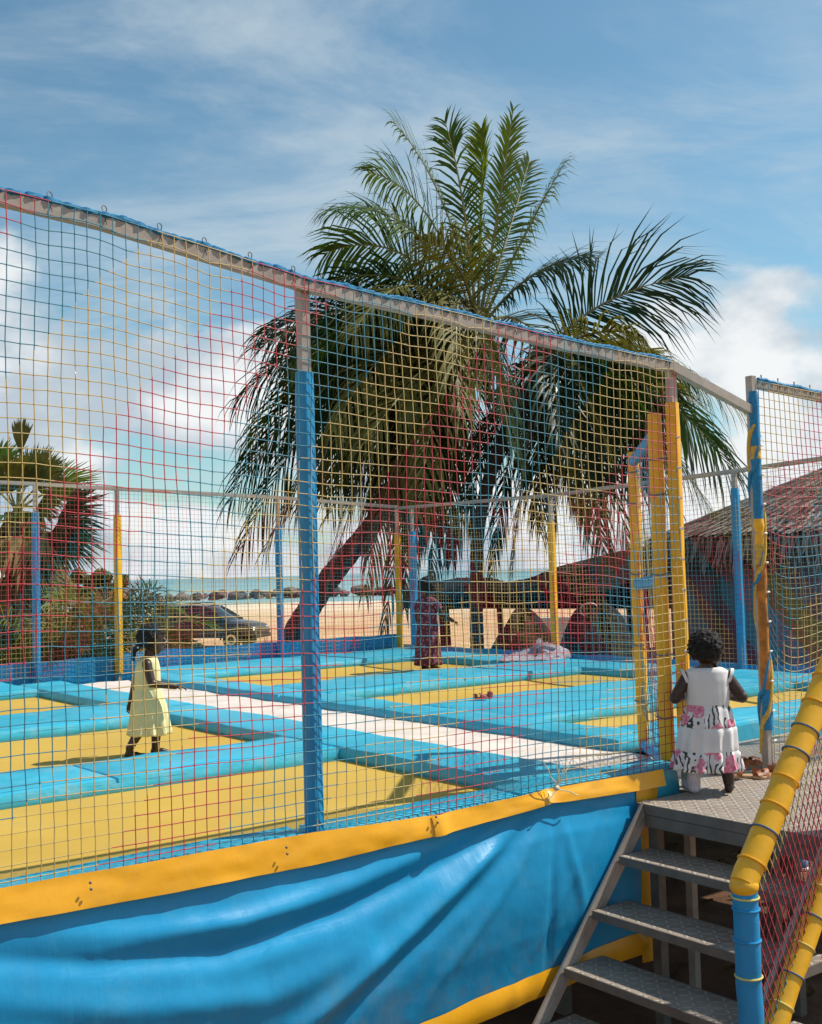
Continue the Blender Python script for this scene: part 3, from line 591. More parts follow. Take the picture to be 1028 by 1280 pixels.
# ---- outer skirts on the far sides
def skirt(fn, n_, z0, z1, label, seed):
    b_ = MB(); rows = []
    for j in range(9):
        t_ = j / 8; rows.append([(*fn(i / n_, 0.02 * nz(i * .35, t_ * 2, seed) + 0.012 * nz(i * .9, t_ * 5, seed)), lerp(z0, z1, t_) + (0.03 * nz(i * .16, seed) if j == 8 else 0)) for i in range(n_ + 1)])
    b_.rings(rows, False); o_ = b_.build('skirt_tarpaulin', 'pad_blue', None, loc=ORG, rz=TH); tag(o_, label, 'tarpaulin'); return o_
skirt(lambda t_, d: (lerp(-4.5, .70, t_), VB + .065 + d), 70, .25, 1.42, 'blue skirt below the sea side net, in front of the fan palm', 1)
skirt(lambda t_, d: (lerp(.72, 5.1, t_), VB + .065 + d), 60, .25, 1.45, 'blue skirt below the sea side net, in front of the parked car', 2)
skirt(lambda t_, d: (UR + .09 + d, lerp(.3, 9.2, t_)), 110, .25, 1.30, 'blue skirt on the side towards the thatched hut and shelter', 3)
# ---- the big blue tarpaulin under the near net
tarp = tag(frame0('tarpaulin'), 'large glossy blue tarpaulin sagging in folds, edged with yellow bands, beside the metal stairs', 'tarpaulin')
TT = [(-4.6, 1.20), (-3.59, 1.192), (-2.99, 1.175), (-2.32, 1.165), (-1.68, 1.18), (-0.96, 1.215), (-0.29, 1.19)]      # lower edge of the yellow band
BT = [(-4.6, 0.33), (-1.645, 0.375), (-1.0, 0.42), (-0.43, 0.45), (-.30, .45)]
folds = []   # (polyline of pixels, amplitude, half width in metres)
def fold(px, amp, w_): folds.append(([on_front(x, y, -.08) for x, y in px], amp, w_))
fold([(690, 990), (645, 1030), (590, 1085), (500, 1170), (400, 1262), (340, 1330)], 0.075, 0.060)
fold([(676, 1012), (640, 1060), (590, 1115), (510, 1190), (430, 1270), (380, 1330)], -0.035, 0.055)
fold([(-60, 1198), (120, 1206), (280, 1192), (430, 1140), (560, 1075), (670, 998)], -0.060, 0.060)
fold([(-60, 1165), (150, 1168), (300, 1150), (450, 1100), (600, 1035), (680, 992)], 0.045, 0.055)
fold([(-60, 1250), (150, 1262), (330, 1248), (450, 1190)], 0.040, 0.080)
fold([(700, 1000), (688, 1080), (686, 1160), (690, 1220)], -0.022, 0.030)
fold([(702, 1005), (712, 1070), (728, 1130), (735, 1200)], 0.020, 0.040)
fold([(700, 995), (640, 1090), (560, 1210), (520, 1280)], 0.030, 0.050)
fold([(690, 1000), (760, 1010), (800, 1010)], 0.012, 0.03)
fold([(760, 1000), (700, 1120), (640, 1250)], 0.018, 0.035)
def segd(px_, pz, a, b2):
    ax, az = a; bx, bz = b2; dx, dz = bx - ax, bz - az; l2 = dx * dx + dz * dz; t_ = max(0, min(1, ((px_ - ax) * dx + (pz - az) * dz) / l2)); return math.hypot(px_ - ax - t_ * dx, pz - az - t_ * dz), t_
def tarp_d(u, z):
    d = 0.0
    for ln, amp, w_ in folds:
        best = 9; bt = 0; n_ = len(ln) - 1
        for k in range(n_):
            q, t_ = segd(u, z, ln[k], ln[k + 1])
            if q < best: best, bt = q, (k + t_) / n_
        if best < w_ * 3: d += amp * math.exp(-(best / w_) ** 2 * (1.0 + 1.6 * (1 - bt))) * (0.35 + 0.65 * min(1, bt * 2.2))
    return d + 0.022 * nz(u * 1.7, z * 1.9, 4) + 0.006 * nz(u * 6, z * 6, 9) + 0.002 * nz(u * 22, z * 17, 2)
def tarp_pt(u, t_):
    zt, zb = pl(TT, u), pl(BT, u); z_ = lerp(zt, zb, t_); env = min(1, t_ * 5) * (0.6 + .4 * min(1, (1 - t_) * 4)); edge = min(1, max(0, (-.30 - u) / .25))
    return (u, -0.055 - (0.045 * math.sin(math.pi * min(1, t_)) + .52 * tarp_d(u, z_)) * env * (0.3 + .7 * edge), z_)
b_ = MB(); US = [lerp(-4.55, -.30, i / 210) for i in range(211)]; TS = [j / 56 for j in range(57)]
rows = [[tarp_pt(u, t_) for u in US] for t_ in TS]; b_.rings(rows, False); b_.build('sheet', 'tarp_blue', tarp)
STOP = [(-4.6, 1.31), (-3.586, 1.302), (-2.31, 1.287), (-1.70, 1.262), (-1.60, 1.262), (-0.96, 1.279), (-0.53, 1.272), (-0.12, 1.267)]
def band_piece(ua, ub, prd=0.0):
    b_ = MB(); n_ = int((ub - ua) / .025); rows = []
    for j in range(8):
        t_ = j / 7; row = []
        for i in range(n_ + 1):
            u = lerp(ua, ub, i / n_); zt, zb = pl(STOP, u), pl(TT, u) - .006
            pin = math.exp(-((u + .96) / .05) ** 2); z_ = lerp(zb, zt, t_) - 0.01 * pin * (t_ - .5)
            v = -0.064 - prd - 0.006 * math.sin(math.pi * t_) + 0.012 * nz(u * 2.2, t_, 3) + 0.004 * nz(u * 9, t_ * 3, 3) + .03 * pin * t_ - 0.02 * math.exp(-((u + 1.66) / .04) ** 2)
            if t_ < .3: v = min(v, rows and v or v)
            row.append((u, v - .02 * (1 - t_) ** 2, z_))
        rows.append(row)
    b_.rings(rows, False); return b_.build('yellow_band', 'trim_yellow', tarp)
bands = [band_piece(-4.55, -1.66), band_piece(-1.70, -.955, .006), band_piece(-.975, -.12, .003)]
for x, y in ((112, 1103), (113, 1111), (357, 1059), (358, 1067), (544, 1021), (546, 1028)):
    u, z_ = on_front(x, y, -.09); MB().ball((u, -.098, z_), (.006, .005, .006), 10, 6).build('rivet', 'steel_dark', tarp)
b_ = MB(); rows = []
for j in range(15):
    t_ = j / 14; z_ = lerp(1.262, .30, t_); rows.append([(u, -.062 - .012 * math.sin(math.pi * k / 4) + .008 * nz(u * 8, z_ * 4) + (.02 * (1 - t_) ** 3 if k > 2 else 0), z_) for k, u in enumerate([lerp(-.33, -.19 + .07 * (1 - t_) ** 4, q / 4) for q in range(5)])])
b_.rings(rows, False); b_.build('yellow_band', 'trim_yellow', tarp)
b_ = MB(); rows = []
for j in range(6):
    t_ = j / 5; row = []
    for u in US:
        p = tarp_pt(u, 1.0); row.append((u, p[1] - .006 - .012 * math.sin(math.pi * t_) + .01 * nz(u * 4, t_, 2), p[2] + .008 - t_ * .115 + .012 * nz(u * 2.5, 3)))
    rows.append(row)
b_.rings(rows, False); b_.build('yellow_band', 'trim_yellow', tarp)
# knot of pale cord tying the net down at the pinched band
cord = tag(frame0('tie_cord'), 'knotted pale cord tying the net to the pinched yellow band', 'cord')
for k in range(7):
    a = rnd.uniform(-.15, .15); pts = [(-.95 + a * q + .015 * nz(q * 3, k), -.105 - .01 * math.sin(q * 3), 1.285 + (.13 * q if k < 5 else -.05 * q) + .02 * nz(q * 3, k, 3) * q) for q in [i / 8 for i in range(9)]]
    MB().tube(pts, .0028, 5).build('cord', 'string_pale', cord)
MB().ball((-.95, -.105, 1.287), (.018, .014, .014), 10, 8).build('knot', 'string_pale', cord)
# ---- open gate: two yellow uprights joined by blue bars
gate = tag(frame0('gate'), 'open netted gate of two yellow foam uprights joined by blue bars beside the entrance', 'gate')
ga = Vector((on_front(826, 720, .12)[0], .12, 0)); gb = Vector((on_front(798, 745, .74)[0], .74, 0))
for p, zt, r_ in ((ga, on_front(820, 517, .11)[1], .050), (gb, 3.08, .046)):
    pts = [(p.x + .006 * nz(z * 2, p.x), p.y + .006 * nz(z * 2, 5), z) for z in [lerp(1.2, zt, k / 16) for k in range(17)]]
    sq_sleeve(pts, r_ * .72).build('upright', 'foam_yellow', gate)
for za, zb in ((3.10, 3.02), (2.27, 2.24), (1.25, 1.22)):
    MB().tube([lerp(ga, gb, .03) + Vector((0, 0, za)), lerp(ga, gb, .97) + Vector((0, 0, zb))], .034, 14).build('crossbar', 'foam_blue', gate)
for p in (ga, gb):
    for z_ in (1.5, 1.85, 2.3, 2.75, 2.95):
        MB().tube([(p.x + (.054 if p is ga else .050) * math.cos(a), p.y + (.054 if p is ga else .050) * math.sin(a), z_ + .004 * math.sin(a * 3)) for a in [R(20 * k) for k in range(19)]], .004, 5).build('tie', 'tie_blue', gate)
b_ = MB(); lines = []
gd = (gb - ga)
GP = [[(ga + gd * (i / 16) + Vector((.02 * nz(i * .4, j * .3), .02 * nz(i * .4, j * .3, 4), lerp(1.25, 3.05, j / 34)))) for j in range(35)] for i in range(17)]
string_tubes(b_, GP + [[GP[i][j] for i in range(17)] for j in range(35)], .0024); b_.m = [0] * len(b_.f); b_.build('netting', 'net_u', gate)
# ================================================================== STAIRS
ZL = 1.13; VL0, VL1 = -1.22, -0.14
st = tag(frame0('metal_staircase'), 'steep steel staircase with tread plate steps, a landing and a yellow padded handrail', 'staircase')
def plate(name, u0, u1, v0, v1, z_, th=.006, lip=.045, mt='tread_plate'):
    b_ = MB(); b_.box(((u0 + u1) / 2, (v0 + v1) / 2, z_ - th / 2), (u1 - u0, v1 - v0, th)); p_ = b_.build(name, mt, st, smooth=False)
    MB().box((u0 - .003, (v0 + v1) / 2, z_ - lip / 2 - .001), (.006, v1 - v0, lip)).build('nosing', 'steel_dark', p_, smooth=False)
    MB().box((u1 + .003, (v0 + v1) / 2, z_ - lip / 2 - .001), (.006, v1 - v0, lip)).build('back_edge', 'steel_dark', p_, smooth=False)
    for v in (v0, v1): MB().box(((u0 + u1) / 2, v + (.003 if v == v1 else -.003), z_ - lip / 2 - .001), (u1 - u0 + .011, .006, lip)).build('end_plate', 'steel_dark', p_, smooth=False)
    return p_
plate('landing_plate', -.36, .62, VL0, -.10, ZL, lip=.05)
plate('landing_plate', .634, 2.3, VL0, -.10, ZL, lip=.05)
plate('landing_plate', .10, 2.3, -.088, .79, ZL - .012, lip=.05)
for u in (-.335, .62, 2.25):
    MB().bar((u, VL0 + .02, ZL - .085), (u, -.12, ZL - .085), .05, .06).build('landing_beam', 'steel_dark', st, smooth=False)
for v in (VL0 + .03, -.15): MB().bar((-.30, v, ZL - .087), (2.2, v, ZL - .087), .05, .055).build('landing_beam', 'steel_dark', st, smooth=False)
for u, v in ((-.30, -.16), (-.30, VL0 + .06), (.62, -.2), (.62, VL0 + .06), (2.2, -.2), (2.2, VL0 + .06), (.30, -.55)):
    MB().box((u, v, (ZL - .12) / 2 - .02), (.055, .055, ZL - .12 + .04)).build('landing_leg', 'steel_dark', st, smooth=False)
SL = 1.115
for k in range(1, 5):
    un_ = -.36 - .205 * k; z_ = ZL - .227 * k
    plate('tread', un_, un_ + .255, VL0 - .005 - .05, VL1 - .012, z_, lip=.04)
for v in (VL1 + .008, VL0 + .035):
    b_ = MB(); a = Vector((-.335, v, ZL - .02)); e_ = Vector((-.335 - (ZL + .05) / SL, v, -.07)); b_.bar(a, e_, .012 if v > -.5 else .03, .085); b_.build('stringer', 'steel', st, smooth=False)
    if v > -.5: MB().bar(a + Vector((.025, .012, .025)), e_ + Vector((.025, .012, .025)), .045, .012).build('stringer_flange', 'steel', st, smooth=False)
VR = -1.27
def padded(name, pts, r_, mt, n_=20):
    a, b2 = Vector(pts[0]), Vector(pts[1]); q = [lerp(a, b2, i / n_) + Vector((.005 * nz(i * .5, a.x), .005 * nz(i * .5, a.z, 4), 0)) for i in range(n_ + 1)]
    return MB().tube(q, [r_ * (1 + .045 * nz(i * .7, a.x * 3, 2)) for i in range(n_ + 1)], 20).build(name, mt, st)
def ring(par, c, d, r_, mt, th=.0042):
    d = Vector(d).normalized(); a = d.orthogonal().normalized(); b2 = d.cross(a); c = Vector(c)
    MB().tube([c + (a * math.cos(q) + b2 * math.sin(q)) * (r_ + .001) for q in [R(18 * k) for k in range(21)]], th, 6, cap=False).build('cable_tie', mt, par)
hp = padded('handrail_post', ((-1.075, VR, -.02), (-1.075, VR, 1.09)), .050, 'foam_blue')
for z_, mt in ((.42, 'tie_pale'), (.73, 'tie_pale'), (.87, 'foam_blue'), (.99, 'foam_blue'), (1.035, 'tie_pale')): ring(hp, (-1.075, VR, z_), (0, 0, 1), .051, mt)
ra, rb = Vector((-1.085, VR, 1.085)), Vector((.10, VR, 2.49))
hr = padded('handrail', (ra, rb), .054, 'foam_yellow', 34); rd = rb - ra
for i in range(1, 15): ring(hr, ra + rd * (i * .068 - .012 + .014 * nz(i * 1.7, 3)), rd + Vector((.12 * nz(i, 5), .10 * nz(i, 8), 0)), .056, ('trim_yellow', 'tie_blue', 'tie_blue', 'trim_yellow')[i % 4] if i > 1 else 'trim_yellow')
MB().ball(ra + Vector((.004, 0, -.004)), (.058, .058, .046), 16, 10).build('end_cap', 'foam_yellow', hr)
lo_a, lo_b = Vector((-1.36, VR + .01, -.06)), Vector((.1, VR + .01, 1.72))
lr = padded('lower_rail', (lo_a, lo_b), .046, 'foam_yellow', 34); ld = lo_b - lo_a
for i in range(1, 18): ring(lr, lo_a + ld * (i * .056 + .01), ld, .047, ('tie_pale', 'tie_pale', 'tie_blue', 'tie_pale', 'tie_blue')[i % 5], .004)
MB().tube([(.10, VR, -.02), (.10, VR, 2.49)], .05, 18).build('handrail_post', 'foam_blue', st)
# diamond netting in the handrail
b_ = MB(); lines = []; S0, S1 = -1.02, .08
def rz_(u, hi): return (ra.z + (u - ra.x) * rd.z / rd.x - .05) if hi else (lo_a.z + (u - lo_a.x) * ld.z / ld.x + .03)
for sgn in (1, -1):
    for k in range(-40, 70):
        ln = []
        for j in range(100):
            z_ = .05 + j * .025; u = S0 + k * .036 + sgn * .42 * (z_ - .05)
            if S0 <= u <= S1 and rz_(u, 0) <= z_ <= rz_(u, 1): ln.append((u + .004 * nz(u * 9, z_ * 5), VR + .012 * nz(u * 3, z_ * 3) + sgn * .002, z_))
        if len(ln) > 1: lines.append(ln)
string_tubes(b_, lines, .0026); b_.m = [0] * len(b_.f)
hn = b_.mesh('handrail_net', 'net_rail'); hn = bpy.data.objects.new('handrail_net', hn); C.objects.link(hn); hn.location = ORG; hn.rotation_euler = (0, 0, TH)
tag(hn, 'diamond mesh net laced between the yellow handrail and its lower rail', 'net')
# ---- sandals and shoes
def sandal_mesh(L=.15, mt=('sole_tan', 'leather'), straps=2):
    b_ = MB(); out = [(-.5, .0), (-.47, .14), (-.3, .19), (0, .17), (.25, .24), (.42, .2), (.5, .05), (.48, -.1), (.3, -.2), (0, -.14), (-.3, -.17), (-.47, -.13)]
    rg = [[(x * L * s_, y * L * s_, z_) for x, y in out] for z_, s_ in ((0, .95), (.004, 1.0), (.014, 1.0), (.017, .93))]; b_.rings(rg, True, True)
    for k in range(straps):   # broad bands over the foot
        x = (.30 - .24 * k) * L; h = .030 + .012 * k; bw = .016
        b_.rings([[(x + e_ * bw + .012 * math.sin(2 * q + k), math.cos(q) * .215 * L, .012 + h * math.sin(q) - .004 * abs(e_)) for q in [math.pi * i / 12 for i in range(13)]] for e_ in (-1, -.4, .4, 1)], False, mi=1)
    b_.rings([[(-.26 * L - .25 * L * math.sin(q), .18 * L * math.cos(q), z_) for q in [math.pi * i / 12 for i in range(13)]] for z_ in (.014, .03, .048)], False, mi=1)
    return b_.mesh('sandal', list(mt))
sm_a = sandal_mesh(.185); sm_b = sandal_mesh(.165, ('sole_tan', 'leather'), 3); sm_r = sandal_mesh(.13, ('sandal_red', 'sandal_red'), 2); sm_w = sandal_mesh(.15, ('shoe_white', 'shoe_blue'), 2)
def put(me, name, p, rz, label, cat, group=None, rx=0.0):
    o_ = bpy.data.objects.new(name, me); C.objects.link(o_); o_.location = p; o_.rotation_euler = (rx, 0, rz); return tag(o_, label, cat, group)
zs = ZL + .001
for (x, y, rz, me, lab) in ((930, 972, 2.9, sm_a, 'brown strappy sandal on the landing, front one of the pile with its tan sole showing'), (948, 958, .4, sm_b, 'rust brown sandal lying in the middle of the pile on the landing'),
                            (925, 958, 1.9, sm_b, 'rust brown sandal beside the bare right foot of the toddler'), (972, 964, .9, sm_a, 'brown strappy sandal next to the yellow handrail, outer one of the pile'),
                            (958, 972, 3.6, sm_a, 'brown sandal turned heel outward at the edge of the pile on the landing'), (895, 963, 1.2, sm_b, 'small orange brown sandal behind the toddler between her feet')):
    put(me, 'sandal', at_z(x, y, zs), rz, lab, 'sandal')
for (x, y, rz, lab) in ((601, 874, .3, 'small red sandal on the very wide cyan pad, toe outward'), (613, 871, 1.5, 'small red sandal on the very wide cyan pad, turned sideways')):
    put(sm_r, 'sandal', at_z(x, y, ZPAD + .008), rz, lab, 'sandal')
b_ = MB(); rg = []
for x, w_, h in ((-.09, .02, .05), (-.085, .032, .075), (-.05, .035, .08), (0, .036, .062), (.05, .04, .05), (.08, .032, .04), (.095, .012, .02)):
    rg.append([(x, w_ * math.cos(q), .012 + h / 2 + h / 2 * math.sin(q)) for q in [R(30 * k) for k in range(12)]])
b_.rings(rg, True, True); b_.rings([[(x * .1, y * .042, z_) for x, y in ((-1, 0), (-.85, .8), (0, .8), (.6, 1), (1, .3), (1, -.3), (.6, -1), (0, -.8), (-.85, -.8))] for z_ in (0, .02)], True, True, mi=1)
shoe = b_.mesh('shoe', ['shoe_blue', 'shoe_white'])
for (x, y, rz, lab) in ((997, 1090, 2.0, 'blue child shoe with white sole lying on the ground under the landing'), (1017, 1080, .6, 'second blue child shoe, farther under the landing')):
    p = at_z(x, y, 0); p.z = ground_z(p.x, p.y); put(shoe, 'shoe', p, rz, lab, 'shoe')
def leaf_me(seed):
    b_ = MB(); rr_ = random.Random(seed); L = rr_.uniform(.05, .09); w_ = L * .35; rows = []
    for i in range(6):
        t_ = i / 5; ww = w_ * math.sin(math.pi * min(.97, max(.05, t_))); rows.append([(L * (t_ - .5), s_ * ww, .012 + .012 * math.sin(t_ * 4 + seed) + .012 * abs(s_)) for s_ in (-1, 0, 1)])
    b_.rings(rows, False); return b_.mesh('dry_leaf', 'leaf_dry')
lms = [leaf_me(i) for i in range(4)]
rr = random.Random(21)
for i in range(30):
    p = at_z(rr.uniform(790, 1020), rr.uniform(1060, 1270), 0.0); p.z = ground_z(p.x, p.y)
    put(lms[i % 4], 'dry_leaf', p, rr.uniform(0, 6), 'dry brown leaf lying on the shaded ground under the stairs', 'leaf', 'dry leaves under the stairs')
# crumpled cloth bundle on the border pad
b_ = MB(); rows = []
for i in range(13):
    a = math.pi / 2 * i / 12; rows.append([((.46 * math.cos(a) + .05 * nz(math.cos(q) * 3, math.sin(q) * 3, a * 3)) * math.cos(q) * (1.1 + .2 * math.sin(q)), (.26 * math.cos(a) + .05 * nz(math.cos(q) * 3, math.sin(q) * 3, a * 3 + 5)) * math.sin(q),
        max(.0, .17 * math.sin(a) * (.65 + .5 * math.cos(q - .6)) * (1 + .45 * nz(math.cos(q) * 4, math.sin(q) * 4, a * 4)))) for q in [2 * math.pi * k / 44 for k in range(44)]])
b_.rings(rows, True, True)
p = at_z(672, 824, ZPAD); tag(b_.build('cloth_bundle', 'cloth_grey', None, loc=(p.x, p.y, ZPAD + .005), rz=.5), 'crumpled grey and white patterned cloth bundle on the border pad by the yellow post', 'cloth')
# ================================================================== PEOPLE
def remeshed(name, b_, voxel, mt, parent, smooth_it=6):
    me = b_.mesh('tmp_body', mt); o_ = bpy.data.objects.new(name, me); C.objects.link(o_)
    r_ = o_.modifiers.new('r', 'REMESH'); r_.mode = 'VOXEL'; r_.voxel_size = voxel; r_.use_smooth_shade = True
    s = o_.modifiers.new('s', 'SMOOTH'); s.factor = .5; s.iterations = smooth_it
    bpy.context.view_layer.update(); dg = bpy.context.evaluated_depsgraph_get(); nm = bpy.data.meshes.new_from_object(o_.evaluated_get(dg)); o_.modifiers.clear(); o_.data = nm; bpy.data.meshes.remove(me)
    nm.polygons.foreach_set('use_smooth', [True] * len(nm.polygons)); nm.name = name
    if not nm.materials: nm.materials.append(MATS[mt])
    o_.parent = parent; return o_
def limb(b_, pts, rads, n=12):
    P = [Vector(p) for p in pts]; q, rr_ = [], []
    for i in range(len(P) - 1):
        for k in range(5): q.append(lerp(P[i], P[i + 1], k / 5)); rr_.append(lerp(rads[i], rads[i + 1], k / 5))
    q.append(P[-1]); rr_.append(rads[-1]); b_.tube(q, rr_, n)
    for p, r_ in zip(P, rads): b_.ball(p, r_, 12, 8)
def hand(b_, wrist, d, palm_n, s, curl=.5):
    """palm with four curled fingers and a thumb; d = pointing direction, palm_n = palm normal"""
    d = Vector(d).normalized(); n_ = Vector(palm_n); n_ = (n_ - d * n_.dot(d)).normalized(); sd = d.cross(n_); w_ = Vector(wrist)
    for k in range(4):
        x = (k - 1.5) * .012 * s; limb(b_, [w_ + sd * x * .6, w_ + d * .045 * s + sd * x], [.011 * s, .010 * s], 8)
    for k, ln in enumerate((.034, .040, .038, .029)):
        x = (k - 1.5) * .0135 * s; a = w_ + d * .048 * s + sd * x; m1_ = a + (d * math.cos(curl * .6) + n_ * math.sin(curl * .6)) * ln * .55 * s; m2_ = m1_ + (d * math.cos(curl * 1.6) + n_ * math.sin(curl * 1.6)) * ln * .5 * s
        limb(b_, [a, m1_, m2_], [.0068 * s, .0062 * s, .0050 * s], 8)
    a = w_ + d * .012 * s - sd * .016 * s; m1_ = a + (d * .6 - sd * .7 + n_ * .3).normalized() * .024 * s; limb(b_, [a, m1_, m1_ + (d * .85 - sd * .2 + n_ * .4).normalized() * .019 * s], [.0085 * s, .007 * s, .0056 * s], 8)
def foot(b_, ankle, heading, s, toe=True):
    a = Vector(ankle); h_ = Vector((math.sin(heading), math.cos(heading), 0)); sd = Vector((h_.y, -h_.x, 0)); g = Vector((a.x, a.y, 0))
    limb(b_, [a, g + Vector((0, 0, .024 * s)) - h_ * .012 * s], [.024 * s, .024 * s]); limb(b_, [g - h_ * .012 * s + Vector((0, 0, .022 * s)), g + h_ * .045 * s + Vector((0, 0, .022 * s)), g + h_ * .085 * s + Vector((0, 0, .015 * s))], [.023 * s, .024 * s, .016 * s])
    for k in range(5):
        x = (k - 2) * .0105 * s; c_ = g + h_ * (.092 - .004 * abs(k - 1.2)) * s + sd * x + Vector((0, 0, .009 * s)); b_.ball(c_, (.0075 * s, .0085 * s, .008 * s), 8, 6)
def head(b_, c_, rot, s):
    """head of height about 0.2*s; rot turns it (looks along +y before turning)"""
    def P(x, y, z): return Vector(c_) + rot @ Vector((x * s, y * s, z * s))
    for q, r_ in (((0, -.008, .012), .082), ((0, .006, .03), .078), ((0, .022, -.02), .066), ((0, .030, -.045), .050), ((0, .036, -.064), .032), ((.028, .026, -.032), .040), ((-.028, .026, -.032), .040)): b_.ball(P(*q), r_ * s, 16, 12)
    limb(b_, [P(0, .083, .0), P(0, .093, -.018)], [.008 * s, .0125 * s], 8)
    for sx in (-1, 1):
        b_.ball(P(sx * .012, .086, -.02), .009 * s, 8, 6); b_.ball(P(sx * .033, .078, .016), .017 * s, 10, 8)
        for k in range(7):
            q = R(-70 + k * 38); b_.ball(P(sx * .083, -.004 + .014 * math.cos(q), -.006 + .022 * math.sin(q)), .0085 * s, 8, 6)
    b_.ball(P(0, .082, -.044), (.018 * s, .010 * s, .007 * s), 10, 6); b_.ball(P(0, .080, -.053), (.015 * s, .010 * s, .006 * s), 10, 6)
    return P
def face_bits(par, P, s, rot):
    for sx in (-1, 1):
        e_ = MB(); e_.ball(P(sx * .033, .0855, .008), .0105 * s, 12, 8); e_.build('eye', 'eye_white', par); e_ = MB(); e_.ball(P(sx * .033, .0925, .008), .0055 * s, 10, 6); e_.build('iris', 'hair', par)
    MB().ball(P(0, .0885, -.0485), (.016 * s, .005 * s, .006 * s), 10, 6).build('lips', 'lip', par)
def curly_hair(par, c_, rot, s, seed, tuft=1.0):
    rr_ = random.Random(seed); bm = bmesh.new(); bmesh.ops.create_icosphere(bm, subdivisions=5, radius=1)
    for v in bm.verts:
        n_ = v.co.normalized(); q = Vector((n_.x * .089, n_.y * .092 - .012, n_.z * .088 + .022))
        cut = n_.y > .35 and n_.z < .25 + .25 * (n_.y)         # leave the face free
        low = n_.z < -.80
        d = .013 * tuft * (noise.fractal(n_ * 5.5 + Vector((seed, 0, 0)), 0.7, 2.2, 5) + .55)
        if cut or low: q *= .78
        else: q += n_ * d
        v.co = Vector(c_) + rot @ (q * s)
    me = bpy.data.meshes.new('hair'); bm.to_mesh(me); bm.free(); me.materials.append(MATS['hair']); me.polygons.foreach_set('use_smooth', [True] * len(me.polygons))
    o_ = bpy.data.objects.new('hair', me); C.objects.link(o_); o_.parent = par
    b_ = MB()
    for k in range(90):   # loose curls along the outline
        n_ = Vector((rr_.gauss(0, 1), rr_.gauss(0, 1) - .35, rr_.gauss(0, 1) + .35)).normalized()
        if n_.y > .35 and n_.z < .4 or n_.z < -.5: continue
        base_ = Vector((n_.x * .094, n_.y * .097 - .012, n_.z * .093 + .022)); tx = n_.orthogonal().normalized(); ty = n_.cross(tx); ph = rr_.uniform(0, 6); L = rr_.uniform(.004, .013) * tuft
        pts = [Vector(c_) + rot @ ((base_ + n_ * L * q + (tx * math.cos(ph + q * 7) + ty * math.sin(ph + q * 7)) * .006) * s) for q in [i / 7 for i in range(8)]]
        b_.tube(pts, [.0032 * s] * 7 + [.001 * s], 5)
    stuff(b_.build('curls', 'hair', o_)); return o_
def garment(name, par, prof, mt, n=72, folds_=9, seed=0.0, parts=1, hem=0.0, sway=(0, 0)):
    """prof: rows of (z, half width x, half depth y, centre y, fold amplitude, square)"""
    b_ = MB(); rows = []; L = []
    for i in range(len(prof) - 1):
        k = 5
        for q in range(k): L.append(tuple(lerp(a, c2, q / k) for a, c2 in zip(prof[i], prof[i + 1])))
    L.append(prof[-1])
    for (z_, a, d_, cy, fo, sq) in L:
        row = []
        for j in range(n):
            q = 2 * math.pi * j / n; cx, sy = math.cos(q), math.sin(q); e_ = lerp(1.0, .72, sq)
            x = math.copysign(abs(cx) ** e_, cx) * a; y = math.copysign(abs(sy) ** e_, sy) * d_
            f_ = 1 + fo * (math.sin(q * folds_ + 1.4 * nz(q, z_ * 3, seed)) * .6 + nz(math.cos(q) * 3.2, math.sin(q) * 3.2, seed + z_ * 2) * .8)
            row.append((x * f_ + sway[0] * max(0, .45 - z_), cy + y * f_ + sway[1] * max(0, .45 - z_), z_ + hem * fo * math.sin(q * folds_)))
        rows.append(row)
    b_.rings(rows, True); o_ = b_.build(name, mt, par); md = o_.modifiers.new('thickness', 'SOLIDIFY'); md.thickness = .004; md.offset = 0; return o_
# ---- toddler on the landing, back to us
p = at_z(890, 990, ZL); todd = empty('person', (p.x, p.y, ZL), R(-6))
tag(todd, 'toddler in white dress with flowered bands standing on the landing, one foot bare', 'child')
b_ = MB(); limb(b_, [(0, 0, .36), (0, .0, .45), (0, -.005, .55), (0, -.005, .60)], [.078, .076, .074, .062]); limb(b_, [(-.085, 0, .612), (.085, 0, .612)], [.042, .042]); limb(b_, [(0, -.004, .62), (0, .004, .70)], [.042, .038])
for sx, fx in ((-1, -.092), (1, .092)):
    limb(b_, [(sx * .05, 0, .36), (sx * .075, .012, .20), (fx, -.004, .05)], [.062, .044, .030]); foot(b_, (fx, -.004, .05), R(12 if sx > 0 else -14), 1.05)
    limb(b_, [(sx * .105, -.003, .612), (sx * .176, -.022, .505), (sx * .115, .10, .50)], [.036, .032, .023]); hand(b_, (sx * .115, .10, .50), (-sx * .45, .85, .15), (0, 0, -1), .95, .9)
hrot = Matrix.Rotation(R(-44), 3, 'Z') @ Matrix.Rotation(R(-8), 3, 'X'); hc = (0.006, .004, .752); P = head(b_, hc, hrot, 1.0)
body = remeshed('body', b_, .0048, 'skin', todd, 4); face_bits(todd, P, 1.0, hrot); curly_hair(todd, hc, hrot, .95, 3, 1.0)
garment('dress', todd, [(.665, .062, .058, 0, 0, .3), (.660, .086, .066, 0, 0, .4), (.645, .110, .074, 0, 0, .5), (.60, .114, .084, 0, .012, .4), (.53, .112, .088, 0, .020, .3), (.475, .110, .088, 0, .022, .2), (.462, .107, .088, 0, .02, .2), (.445, .116, .098, 0, .06, .1), (.36, .138, .124, 0, .075, 0), (.352, .136, .122, 0, .06, 0), (.335, .144, .130, 0, .085, 0), (.235, .152, .140, 0, .10, 0), (.228, .150, .138, 0, .08, 0), (.21, .160, .148, 0, .13, 0), (.125, .180, .168, 0, .19, 0)], 'dress_floral', folds_=13, seed=2.0, hem=.02, sway=(-.05, 0))
